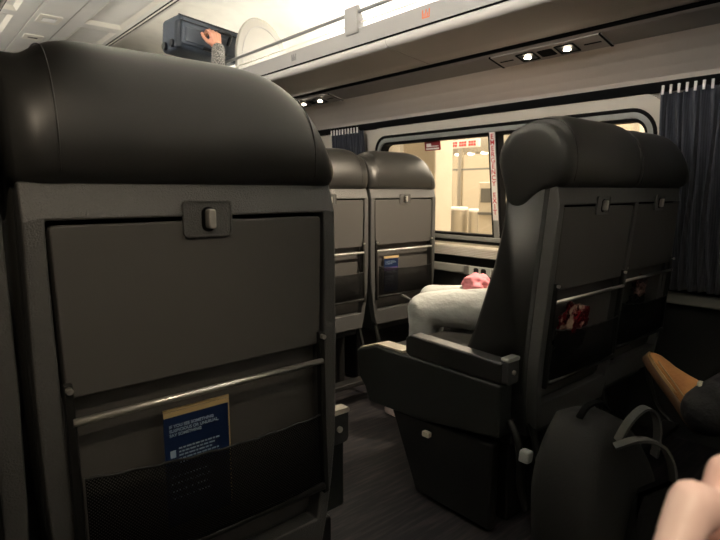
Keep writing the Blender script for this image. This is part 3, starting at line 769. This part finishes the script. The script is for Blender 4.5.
# ------------------------------------------------------------------ people: capsules fused by voxel remesh
def caps(bm, a, b, ra, rb, n=14):
    a = Vector(a); b = Vector(b); d = b-a; L = d.length
    if L < 1e-5: d = Vector((0, 0, 1))
    d.normalize(); pts = []; rs = []
    for k in range(5):
        f = PI/2*k/5; pts.append(a-d*ra*math.cos(f)); rs.append(max(.0005, ra*math.sin(f)))
    for k in range(5): t_ = k/4; pts.append(a+(b-a)*t_); rs.append(ra+(rb-ra)*t_)
    for k in range(1, 6):
        f = PI/2*k/5; pts.append(b+d*rb*math.sin(f)); rs.append(max(.0005, rb*math.cos(f)))
    ref = d.orthogonal().normalized(); u = d.cross(ref)
    rings = [[p+(ref*math.cos(2*PI*j/n)+u*math.sin(2*PI*j/n))*r for j in range(n)] for p, r in zip(pts, rs)]
    loft(bm, rings)
def fuse(name, prims, vox, mats, parent=None, smooth_it=4, disp=None):
    """prims: ('c',a,b,ra,rb,mat) tapered limbs or ('e',centre,radii,rotation,mat); one continuous remeshed surface"""
    bm = B()
    for p in prims:
        if p[0] == 'c': caps(bm, *p[1:5])
        else: ellipsoid(bm, Vector(p[1]), p[2], p[3])
    bmesh.ops.recalc_face_normals(bm, faces=bm.faces)
    me = bpy.data.meshes.new('tmp'); bm.to_mesh(me); bm.free()
    o = bpy.data.objects.new('tmp', me); C.objects.link(o)
    r = o.modifiers.new('r', 'REMESH'); r.mode = 'VOXEL'; r.voxel_size = vox; r.use_smooth_shade = True
    s = o.modifiers.new('s', 'SMOOTH'); s.iterations = smooth_it; s.factor = .5
    dg = bpy.context.evaluated_depsgraph_get(); me2 = bpy.data.meshes.new_from_object(o.evaluated_get(dg))
    bpy.data.objects.remove(o)
    me2.materials.clear()
    for m_ in mats: me2.materials.append(M[m_])
    def dist(q, p):
        if p[0] == 'c':
            a = Vector(p[1]); b = Vector(p[2]); ab = b-a; t_ = 0 if ab.length_squared < 1e-9 else max(0, min(1, (q-a).dot(ab)/ab.length_squared))
            return (q-a-ab*t_).length-(p[3]+(p[4]-p[3])*t_)
        d = q-Vector(p[1])
        if p[3]: d = p[3].to_3x3().inverted() @ d
        k = Vector((d.x/p[2][0], d.y/p[2][1], d.z/p[2][2])).length
        return (k-1)*min(p[2])
    for f in me2.polygons:
        q = f.center; best = min(prims, key=lambda p: dist(q, p)); f.material_index = best[-1]; f.use_smooth = True
    if disp:
        for v in me2.vertices: v.co += v.normal*disp(v.co)
    me2.name = name
    ob = bpy.data.objects.new(name, me2); C.objects.link(ob)
    if parent: ob.parent = parent
    return ob
def fingers(prims, base, fwd, side, nrm, mi, s=1.0, curl=(.5, .7, .5), thumb=1, spread=.06, tip=None):
    """palm box from wrist 'base' along fwd; side = towards the thumb; nrm = back of hand"""
    fwd = Vector(fwd).normalized(); nrm = Vector(nrm).normalized(); side = fwd.cross(nrm).normalized()*thumb
    b = Vector(base)
    # palm
    for k in range(4):
        off = side*(.030-.020*k)*s
        prims.append(('c', b+fwd*.012*s+off*.55, b+fwd*.082*s*(1-.04*abs(k-1))+off, .0135*s, .0115*s, mi))
    prims.append(('c', b+fwd*.015*s+side*.022*s-nrm*.006*s, b+fwd*.045*s+side*.034*s-nrm*.006*s, .016*s, .012*s, mi))
    lens = ((.040, .024, .019), (.045, .028, .021), (.041, .026, .020), (.032, .019, .017))
    tips = []
    for k in range(4):
        d = (fwd+side*spread*(1.5-k)).normalized(); n2 = (nrm-d*nrm.dot(d)).normalized()
        p = b+fwd*.084*s*(1-.04*abs(k-1))+side*(.030-.020*k)*s; ang = 0; r = .0092*s
        for j in range(3):
            ang += curl[j]*(1+.05*k)
            dd = d*math.cos(ang)-n2*math.sin(ang); q = p+dd*lens[k][j]*s
            prims.append(('c', p, q, r*(1-.06*j), r*(1-.06*(j+1)), mi)); p = q
        tips.append((p, dd, n2))
    # thumb leaves the side near the base
    p = b+fwd*.022*s+side*.030*s-nrm*.004*s
    for j, (dv_, l, r) in enumerate((((fwd*.62+side*.72-nrm*.25), .036, .0135), ((fwd*.82+side*.35-nrm*.40), .032, .011), ((fwd*.95-side*.05-nrm*.35), .024, .0098))):
        q = p+dv_.normalized()*l*s; prims.append(('c', p, q, r*s, r*.92*s, mi)); p = q
    return tips
def head(prims, c, f, mi, s=1.0, up=(0, 0, 1)):
    c = Vector(c); f = Vector(f).normalized(); up = Vector(up); r = f.cross(up).normalized(); up = r.cross(f)
    R = Matrix((r, f, up)).transposed()
    P = lambda x, y, z: c+r*x*s+f*y*s+up*z*s
    prims += [('e', P(0, -.008, .03), (.076*s, .096*s, .092*s), R, mi), ('e', P(0, .022, -.045), (.056*s, .068*s, .066*s), R, mi), ('c', P(0, .078, .015), P(0, .105, -.022), .008*s, .013*s, mi),
              ('e', P(.078, -.005, -.005), (.010*s, .018*s, .030*s), R, mi), ('e', P(-.078, -.005, -.005), (.010*s, .018*s, .030*s), R, mi), ('c', P(-.02, .078, -.058), P(.02, .078, -.058), .010*s, .010*s, mi), ('c', P(0, .065, -.09), P(0, .072, -.088), .018*s, .016*s, mi)]
    return P, R
def face_bits(P, R, s, parent, hairlen=0):
    for sx in (-1, 1):
        bm = B(); ellipsoid(bm, P(sx*.031, .078, .004), (.013*s, .010*s, .009*s), R, 14); e = obj('eye', bm, 'eye', parent, smooth=True)
        bm = B(); ellipsoid(bm, P(sx*.031, .087, .004), (.005*s, .003*s, .005*s), R, 10); obj('iris', bm, 'pupil', e, smooth=True)
        bm = B(); tube(bm, [P(sx*.016, .088, .026), P(sx*.032, .088, .030), P(sx*.047, .078, .024)], .0035*s, 6); obj('eyebrow', bm, 'hair', parent, smooth=True)
    bm = B(); tube(bm, [P(-.022, .084, -.058), P(0, .091, -.056), P(.022, .084, -.058)], [.003*s, .0055*s, .003*s], 8); obj('mouth', bm, 'lip', parent, smooth=True)
    pr = [('e', P(0, -.022, .045), (.085*s, .100*s, .092*s), R, 0), ('e', P(0, -.055, .0), (.080*s, .070*s, .095*s), R, 0)]
    if hairlen: pr.append(('c', P(0, -.075, .0), P(0, -.085, -.14), .062*s, .045*s, 0))
    h = fuse('hair', pr, .008, ['hair'], parent, 3)

# --- passenger resting in the window seat (pale trousers)
pr = []
hip = Vector((2.02, 1.15, .56)); hl = Vector((1.94, 1.20, .57)); hr_ = Vector((2.10, 1.20, .57))
kl = Vector((1.705, 1.560, .545)); kr = Vector((1.87, 1.66, .555))
al = Vector((1.73, 1.59, .12)); ar = Vector((1.89, 1.70, .12))
pr += [('c', hl, hl.lerp(kl, .5), .098, .088, 1), ('c', hl.lerp(kl, .5), kl, .088, .074, 1), ('c', kl, kl.lerp(al, .35), .072, .068, 1), ('c', kl.lerp(al, .35), al, .060, .050, 1)]
pr += [('c', hr_, hr_.lerp(kr, .5), .092, .076, 1), ('c', hr_.lerp(kr, .5), kr, .076, .062, 1), ('c', kr, kr.lerp(ar, .35), .060, .062, 1), ('c', kr.lerp(ar, .35), ar, .060, .050, 1)]
pr += [('e', hip, (.165, .125, .115), None, 1), ('e', (2.06, 1.13, .72), (.15, .105, .16), None, 2), ('e', (2.09, 1.12, .88), (.17, .10, .13), None, 2), ('c', (2.10, 1.12, .98), (2.11, 1.14, 1.06), .05, .045, 0)]
for sh, el, wr in (((1.93, 1.13, .90), (1.90, 1.20, .68), (1.945, 1.370, .628)), ((2.25, 1.13, .90), (2.22, 1.26, .70), (2.06, 1.40, .635))):
    pr += [('c', sh, el, .050, .041, 2), ('c', el, wr, .040, .029, 2)]
P, R = head(pr, (2.125, 1.165, 1.135), (.15, 1, -.25), 0)
fingers(pr, (1.945, 1.370, .628), (.55, .8, -.12), 0, (0, .1, 1), 0, .95, (.35, .45, .35), -1)
fingers(pr, (2.06, 1.40, .635), (-.75, .6, -.05), 0, (0, 0, 1), 0, .95, (.35, .45, .35), 1)
pa = thing('person', 'passenger in pale grey trousers and white top behind the right aisle seat', 'person')
def wr_noise(q): return .008*noise.noise(q*8)+.005*abs(noise.noise(Vector((q.x*9, q.y*16, q.z*20)))) if q.z < .64 and q.y > 1.2 and q.z > .05 else 0
fuse('body', pr, .010, ['skin', 'pants', 'whitecloth'], pa, 4, wr_noise)
face_bits(P, R, 1, pa, 1)
for a in (al, ar):
    bm = B(); prism_x(bm, [(a.y-.07, .0), (a.y+.20, .0), (a.y+.21, .03), (a.y+.16, .07), (a.y+.05, .11), (a.y-.07, .10)], a.x-.045, a.x+.045); obj('shoe', bm, 'whitecloth', pa, bevel=.02, seg=3)
bm = B(); tube(bm, smooth_pts([(1.652, 1.645, .60), (1.665, 1.56, .580), (1.70, 1.46, .575), (1.78, 1.36, .57), (1.86, 1.27, .565)], 5), .004, 6); obj('trouser_seam', bm, 'piping', pa, smooth=True)
# pink cloth in the lap
bm = B(); bmesh.ops.create_icosphere(bm, subdivisions=4, radius=1)
for v in bm.verts:
    d = v.co.normalized(); q = .8+.35*noise.noise(d*2+Vector((5, 1, 0)))+.18*abs(noise.noise(d*6)); v.co = Vector((d.x*.075*q, d.y*.07*q, d.z*.050*q))
pk = tag(obj('pink_cloth', bm, 'pink', None, smooth=True, loc=(1.93, 1.46, .645)), 'bundle of pink cloth on the passenger\'s lap near the outlet', 'cloth')

# --- passenger across the aisle: dark trousers, tan shoe
pr = []
SX = (upv*.645-rt*.14+fw*.72).normalized(); SZ = (rt*.60+upv*.35-fw*.80); SZ = (SZ-SX*SZ.dot(SX)).normalized()
SL = cp(645, 358, 1.50)-SX*.172
hipL = Vector((1.76, -.28, .56)); ankL = SL+SX*.0+SZ*.105; kneeL = Vector((1.97, .12, .64))
hipR = Vector((1.58, -.28, .56)); kneeR = Vector((1.66, .19, .50)); ankR = Vector((1.68, .27, .12))
pr += [('c', hipL, kneeL, .088, .064, 1), ('c', kneeL, kneeL.lerp(ankL, .35), .062, .060, 1), ('c', kneeL.lerp(ankL, .35), ankL.lerp(kneeL, .10)-SX*.02, .062, .050, 1), ('c', ankL.lerp(kneeL, .15), ankL-SZ*.03, .034, .032, 3), ('c', ankL.lerp(kneeL, .10)-SX*.03, SL-SX*.035+SZ*.055, .070, .062, 1)]
pr += [('c', hipR, kneeR, .088, .064, 1), ('c', kneeR, kneeR.lerp(ankR, .35), .062, .060, 1), ('c', kneeR.lerp(ankR, .35), ankR, .058, .048, 1)]
pr += [('e', (1.67, -.32, .57), (.17, .13, .12), None, 1), ('e', (1.67, -.36, .74), (.155, .11, .17), None, 2), ('e', (1.67, -.38, .92), (.185, .105, .14), None, 2), ('c', (1.67, -.38, 1.03), (1.67, -.36, 1.10), .052, .047, 0)]
for sx in (-1, 1):
    sh = (1.67+sx*.19, -.37, .97); el = (1.67+sx*.23, -.22, .74); wr = (1.67+sx*.12, .0, .72)
    pr += [('c', sh, el, .052, .043, 2), ('c', el, wr, .042, .030, 2)]
    fingers(pr, wr, (-sx*.35, .9, -.15), 0, (0, .1, 1), 0, 1, (.3, .4, .3), sx*1)
P, R = head(pr, (1.67, -.345, 1.20), (0, 1, -.15), 0)
pb = thing('person', 'seated passenger in black trousers at the right edge, one tan shoe raised', 'person')
fuse('body', pr, .010, ['skin', 'blkcloth', 'blkcloth', 'sock'], pb, 4)
face_bits(P, R, 1, pb, 0)
# tan shoe on the raised foot; local: x forward to toe, z up from sole
def shoe(loc, X, Z, parent):
    X = Vector(X).normalized(); Z = Vector(Z).normalized(); Yv = Z.cross(X).normalized(); Z = X.cross(Yv)
    kx = .92; X = X*kx; Yv = Yv*kx; Z = Z*kx
    mt = Matrix(((X.x, Yv.x, Z.x, loc[0]), (X.y, Yv.y, Z.y, loc[1]), (X.z, Yv.z, Z.z, loc[2]), (0, 0, 0, 1)))
    def outline(w, h0): 
        return [(x, y*w) for x, y in ((-.075, 0), (-.070, .026), (-.04, .035), (.02, .032), (.08, .041), (.13, .044), (.165, .036), (.186, .016), (.188, 0), (.184, -.018), (.162, -.038), (.12, -.042), (.07, -.034), (.02, -.030), (-.04, -.033), (-.070, -.024))]
    bm = B(); rings = []
    for z, w, dx in ((0, .95, 0), (.018, 1.04, .002), (.026, 1.0, 0)):
        rings.append([(x*(1+dx), y, z) for x, y in outline(w, 0)])
    loft(bm, rings); bmesh.ops.transform(bm, matrix=mt, verts=bm.verts); so = obj('sole', bm, 'sole', parent, smooth=True)
    bm = B(); o1 = outline(1.06, 0); o2 = outline(.98, 0)
    ring_face(bm, o1, o2, lambda a, b: (a, b, .022), lambda a, b: (a, b, .030)); bmesh.ops.transform(bm, matrix=mt, verts=bm.verts); obj('welt', bm, 'welt', so)
    # upper
    bm = B(); rings = []
    for x, w, h in ((-.074, .012, .055), (-.066, .030, .085), (-.035, .037, .092), (.0, .036, .095), (.04, .037, .088), (.075, .040, .072), (.11, .043, .058), (.14, .041, .050), (.165, .033, .043), (.180, .020, .034), (.186, .008, .028)):
        ring = []
        for k in range(16):
            a = 2*PI*k/16
            yy = w*math.copysign(abs(math.cos(a))**.8, math.cos(a)); zz = math.sin(a)
            z = .024+(h-.024)*max(0, zz)**.75 if zz > 0 else .024
            ring.append((x, yy*(1-.30*max(0, zz)), z))
        rings.append(ring)
    loft(bm, rings); bmesh.ops.transform(bm, matrix=mt, verts=bm.verts); up_ = obj('upper', bm, 'suede', parent, smooth=True)
    bm = B(); pts = [(-.060+.045*(1-math.cos(a)), .036*math.sin(a), .092+.004*math.cos(a)) for a in [2*PI*k/18 for k in range(19)]]
    tube(bm, pts, .0085, 8); bmesh.ops.transform(bm, matrix=mt, verts=bm.verts); cl = obj('collar', bm, 'collar', parent, smooth=True); cl['label'] = 'fuzzy cream collar of the tan shoe'
    bm = B(); pts = [(x, (.0415 if x > .06 else .037)*1.0, .040) for x in (-.03, .02, .06, .1, .13)]
    tube(bm, pts, .002, 6); bmesh.ops.transform(bm, matrix=mt, verts=bm.verts); obj('stitching', bm, 'welt', up_, smooth=True)
shoe(SL, SX, SZ, pb)
shoe((1.68, .28, 0.0), (.05, 1, 0), (0, 0, 1), pb)

# --- person standing in the aisle lifting the suitcase
pr = []
pr += [('e', (1.06, 3.18, .92), (.17, .125, .13), None, 1), ('e', (1.07, 3.18, 1.10), (.15, .11, .16), None, 2), ('e', (1.09, 3.18, 1.30), (.19, .115, .15), None, 2), ('c', (1.10, 3.18, 1.42), (1.10, 3.18, 1.50), .052, .048, 0)]
for sx in (-1, 1):
    h = Vector((1.06+sx*.085, 3.18, .88)); k = Vector((1.06+sx*.09, 3.17, .48)); a = Vector((1.06+sx*.095, 3.22, .09))
    pr += [('c', h, k, .090, .060, 1), ('c', k, a, .060, .045, 1)]
HW_ = Vector((1.575, 3.150, 1.905))   # wrist of the visible hand
pr += [('c', (1.27, 3.15, 1.38), (1.50, 3.02, 1.56), .055, .045, 2), ('c', (1.50, 3.02, 1.56), HW_-Vector((.004, .008, .012)), .046, .040, 2)]
pr += [('c', (.90, 3.15, 1.38), (.86, 3.12, 1.12), .055, .045, 2), ('c', (.86, 3.12, 1.12), (.93, 3.0, .90), .044, .033, 2)]
fingers(pr, (.93, 3.0, .90), (.15, -.3, -1), 0, (-1, -.3, 0), 0, 1, (.25, .3, .2), -1)
P, R = head(pr, (1.10, 3.19, 1.60), (.4, .5, .35), 0)
pc = thing('person', 'standing passenger in speckled knit sleeve gripping the suitcase on the rack', 'person')
fuse('body', pr, .011, ['skin', 'blkcloth', 'knit'], pc, 4)
pr2 = [('c', HW_-Vector((.012, .01, .05)), HW_+Vector((-.008, 0, .01)), .027, .026, 0)]
fingers(pr2, HW_-Vector((.004, 0, 0)), (-.16, .10, 1), 0, (.05, -1, .1), 0, .95, (.75, .95, .5), -1, .05)
hn = fuse('hand', pr2, .0032, ['skin'], pc, 3)
hn['label'] = 'hand gripping the suitcase handle'
face_bits(P, R, 1, pc, 0)
for sx in (-1, 1):
    ax = 1.06+sx*.095
    bm = B(); prism_x(bm, [(3.14, 0), (3.42, 0), (3.43, .03), (3.38, .06), (3.27, .11), (3.14, .10)], ax-.045, ax+.045); obj('shoe', bm, 'black', pc, bevel=.02, seg=3)

# --- photographer's own hand, close to the lens in the lower right corner
ph = thing('person', 'photographer\'s blurred bare hand intruding at the lower right corner', 'person')
pr = []
D = .30
def fchain(ps, rs, mi=0):
    for k in range(len(ps)-1): pr.append(('c', ps[k], ps[k+1], rs[k], rs[k+1], mi))
# bent index knuckle leading, other fingers behind, forearm leaving downwards
fchain([cp(790, 560, .30), cp(745, 525, .295), cp(693, 503, .285), cp(672, 556, .275), cp(690, 600, .28)], [.0125, .0120, .0125, .0105, .0090])
fchain([cp(820, 525, .315), cp(775, 485, .315), cp(728, 474, .31), cp(708, 540, .30), cp(715, 590, .29)], [.0125, .0120, .0118, .0105, .0092])
fchain([cp(850, 500, .33), cp(812, 455, .335), cp(762, 440, .335), cp(742, 500, .325), cp(745, 550, .31)], [.0120, .0115, .0112, .0100, .009])
fchain([cp(880, 490, .345), cp(850, 440, .35), cp(808, 425, .35), cp(790, 470, .34), cp(790, 510, .33)], [.0110, .0105, .0100, .0090, .008])
fchain([cp(850, 640, .29), cp(800, 620, .28), cp(745, 605, .27), cp(715, 590, .268)], [.018, .014, .0115, .0100])
fchain([cp(790, 560, .30), cp(860, 620, .31)], [.015, .022]); fchain([cp(820, 525, .315), cp(870, 610, .315)], [.015, .022])
fchain([cp(850, 500, .33), cp(885, 600, .325)], [.0145, .022]); fchain([cp(880, 490, .345), cp(900, 590, .335)], [.013, .02])
fchain([cp(875, 610, .315), cp(940, 720, .32)], [.027, .026]); fchain([cp(940, 720, .32), cp(1150, 1150, .40)], [.026, .042])
fuse('hand', pr, .0035, ['skin2'], ph, 3)
bm = B(); ellipsoid(bm, cp(690, 604, .272), (.006, .006, .004), None, 12); obj('fingernail', bm, 'nail', ph, smooth=True)

# ------------------------------------------------------------------ backpack on the floor behind the aisle seat
bp = thing('backpack', 'charcoal backpack with grey looped straps on the floor behind the aisle seat', 'backpack', (1.265, .545, 0), math.radians(-12))
bm = B(); rings = []
for k in range(15):
    v = k/14; z = .01+.475*v
    w = .150*(1-max(0, (v-.55)/.45)**2.2*.55); d0 = -.10*(1-.4*v**3); d1 = .11*(1-.25*v**2)
    rings.append([(x, y+.05*v, z) for x, y in rrect(-w, w, d0, d1, .06*(1-.3*v), 5)])
# close dome
for q in (.85, .6, .3):
    base = rings[14]; cx = 0; cy = .05
    rings.append([(x*q, cy+(y-cy)*q, .485+.035*(1-q)) for x, y, z in base])
loft(bm, rings); obj('main_compartment', bm, 'pack', bp, smooth=True)
bm = B(); rings = []
for k in range(10):
    v = k/9; z = .02+.34*v; w = .105*(1-max(0, (v-.5)/.5)**2*.4)
    rings.append([(x+.055, y, z) for x, y in rrect(-w, w, -.175*(1-.35*v**2), -.07, .03, 4)])
loft(bm, rings); obj('front_pocket', bm, 'packblk', bp, smooth=True)
def strap(pts, w, mm, th=.003):
    pts = smooth_pts(pts, 6); bm = B(); rings = []
    for i, p in enumerate(pts):
        t_ = (pts[min(i+1, len(pts)-1)]-pts[max(i-1, 0)]).normalized(); sd = Vector((.25, .95, 0)); sd = (sd-t_*sd.dot(t_)).normalized(); n_ = t_.cross(sd)
        rings.append([p+sd*w/2+n_*th, p-sd*w/2+n_*th, p-sd*w/2-n_*th, p+sd*w/2-n_*th])
    loft(bm, rings); return obj('strap', bm, mm, bp)
strap([(-.03, -.04, .475), (-.015, -.055, .525), (.03, -.06, .55), (.075, -.06, .525), (.10, -.055, .46), (.10, -.05, .41)], .022, 'web')
strap([(-.06, -.055, .475), (-.02, -.085, .495), (.02, -.11, .485), (.05, -.12, .44), (.06, -.125, .39)], .022, 'web')
strap([(-.06, .045, .505), (-.03, .045, .53), (.02, .045, .53), (.05, .045, .505)], .018, 'packblk')
bm = B(); tube(bm, [(-.04, -.165, .25), (.12, -.158, .25)], .003, 6); obj('zip', bm, 'gap', bp)

# ------------------------------------------------------------------ station outside
bm = B(); box(bm, 3.0, 12, -3, 16, -.10, -.0); struct(obj('ground_platform', bm, 'stfloor'))
bm = B(); box(bm, 9.0, 9.2, -3, 16, 0, 3.2); struct(obj('wall_station', bm, 'stwall'))
bm = B(); box(bm, 2.9, 12, -3, 16, 3.0, 3.1); struct(obj('ceiling_station', bm, 'stwall'))
bm = B(); box(bm, 2.9, 12, 16, 16.2, 0, 3.2); struct(obj('wall_station_end', bm, 'stdark'))
pl = thing('station_column', 'wide cream square column on the platform seen through the left pane', 'column', (4.65, 4.25, 0))
bm = B(); box(bm, -.15, .15, -.25, .25, 0, 3.0); obj('shaft', bm, 'pillar', pl, bevel=.02)
bm = B(); box(bm, -.17, .17, -.27, .27, 0, .15); obj('plinth', bm, 'stgrey', pl, bevel=.01)
sb = thing('station_sign', 'white sign with a line of red marks hanging beside the column', 'sign', (5.6, 4.49, 1.595))
bm = B(); box(bm, -.02, .02, -.24, .24, 0, .10); obj('sign_board', bm, 'white', sb, bevel=.005)
bm = B()
random.seed(2)
for g in range(3):
    for k in range(3):
        for r_ in range(2):
            y = .215-g*.148-k*.040; box(bm, -.0215, -.0198, y-.034, y, .018+r_*.036, .046+r_*.034)
obj('red_print', bm, 'red', sb)
for y in (-.2, .2):
    bm = B(); tube(bm, [(0, y, .09), (0, y, 1.40)], .008, 8); obj('hanger_rod', bm, 'stmetal', sb)
# glazed screen behind
gs = thing('glass_screen', 'glazed cream partition with a dark top rail behind the column', 'partition', (6.6, 5.0, 0))
bm = B(); box(bm, -.02, .02, -2.2, 1.6, 1.36, 1.385); obj('top_rail', bm, 'stgrey', gs)
for y in (-2.2, -1.25, -.45, .35, 1.15, 1.6):
    bm = B(); box(bm, -.025, .025, y-.03, y+.03, 0, 2.2); obj('mullion', bm, 'stmetal', gs)
bm = B(); box(bm, -.004, .004, -2.2, 1.6, .02, 2.2); obj('glazing', bm, 'glass', gs)
for y, r_, zt, lab in ((4.67, .115, .84, 'round satin steel bin beside the column, left of the narrower one'), (4.41, .075, .82, 'narrower round steel bin, right of the wider one')):
    t2 = thing('litter_bin', lab, 'bin', (5.75, y, 0))
    bm = B(); tube(bm, [(0, 0, 0), (0, 0, zt-.04)], r_, 24); obj('drum', bm, 'stmetal', t2, smooth=False)
    bm = B(); tube(bm, [(0, 0, zt-.04), (0, 0, zt-.01), (0, 0, zt)], [r_*1.06, r_*1.06, r_*.9], 24); obj('lid', bm, 'white', t2)
kb = thing('ticket_machine', 'grey and cream ticket machine with dark screen beside the window post', 'machine', (5.3, 3.80, 0))
bm = B(); box(bm, -.15, .15, -.10, .10, 0, 1.15); obj('cabinet', bm, 'stwall', kb, bevel=.01)
bm = B(); box(bm, -.156, -.14, -.07, .07, .92, 1.08); obj('screen', bm, 'stgrey', kb)
bm = B(); box(bm, -.17, -.14, -.095, .095, .78, .81); obj('shelf', bm, 'stgrey', kb)
k = 0
for x in (4.4, 5.6, 7.2, 8.4):
    for y in (1.5, 3.2, 4.9, 6.6, 8.3):
        d = thing('downlight', 'round lit downlight in the station ceiling', 'light', (x, y, 2.99), group='downlights in the station ceiling')
        bm = B(); tube(bm, [(0, 0, -.015), (0, 0, .0)], .12, 20); obj('lens', bm, 'stlamp', d)
# low canopy beam carrying bright spots seen through the glass
lb = thing('light_beam', 'low beam with bright oval lamps seen through the window', 'light', (6.9, 5.2, 1.60))
bm = B(); box(bm, -.10, .10, -1.4, 1.4, 0.02, .30); obj('beam', bm, 'ceil', lb)
for y in (-.35, -.10, .15, .40):
    bm = B(); ellipsoid(bm, Vector((-.06, y, .02)), (.05, .055, .02), None, 16); obj('lamp_lens', bm, 'stlamp', lb, smooth=True)
for y in (-1.3, 1.3):
    bm = B(); tube(bm, [(0, y, -1.60), (0, y, .03)], .03, 12); obj('post', bm, 'stmetal', lb)

# ------------------------------------------------------------------ lights
def area(loc, rot, sx, sy, e, col=(1, .9, .75), name='area'):
    l = bpy.data.lights.new(name, 'AREA'); l.shape = 'RECTANGLE'; l.size = sx; l.size_y = sy; l.energy = e; l.color = col
    o = bpy.data.objects.new(name, l); C.objects.link(o); o.location = loc; o.rotation_euler = rot; return o
def spot(loc, tgt, e, ang, col=(1, .82, .6), blend=.6, r=.015):
    l = bpy.data.lights.new('reading_spot', 'SPOT'); l.energy = e; l.spot_size = math.radians(ang); l.spot_blend = blend; l.color = col; l.shadow_soft_size = r
    o = bpy.data.objects.new('reading_spot', l); C.objects.link(o); o.location = loc
    d = Vector(tgt)-Vector(loc); o.rotation_euler = d.to_track_quat('-Z', 'Y').to_euler(); return o
spot(P1(-.085, .5, .022), (1.78, 1.22, .5), 9, 75)
spot(P1(.085, .5, .022), (1.85, 2.1, .75), 26, 95)
spot(P3(-.085, .5, .022), (.33, .12, .88), 7, 42)
spot(P3(.085, .5, .022), (.20, .80, .97), 4, 44, blend=1)
spot(P2(-.085, .5, .022), (1.8, 2.1, .5), 5, 90)
for y in (1.5, 4.5, 7.5):
    area((6, y, 2.9), (0, 0, 0), 3.5, 2.5, 120, (1, .90, .76), 'platform_light')

w = bpy.data.worlds.new('w'); bpy.context.scene.world = w; w.use_nodes = True
w.node_tree.nodes['Background'].inputs[0].default_value = (.02, .018, .015, 1); w.node_tree.nodes['Background'].inputs[1].default_value = .3

# ------------------------------------------------------------------ camera
cd = bpy.data.cameras.new('camera'); cam = bpy.data.objects.new('camera', cd); C.objects.link(cam)
cd.sensor_width = 36; cd.lens = 36*F/720; cd.clip_start = .01
cam.location = CAMP
cam.rotation_euler = Matrix((rt, upv, -fw)).transposed().to_euler()
cd.dof.use_dof = True; cd.dof.focus_distance = 1.3; cd.dof.aperture_fstop = 9
sc = bpy.context.scene; sc.camera = cam
vs = sc.view_settings; vs.view_transform = 'Standard'; vs.look = 'None'; vs.gamma = 1; vs.use_curve_mapping = False; vs.exposure = 1.35
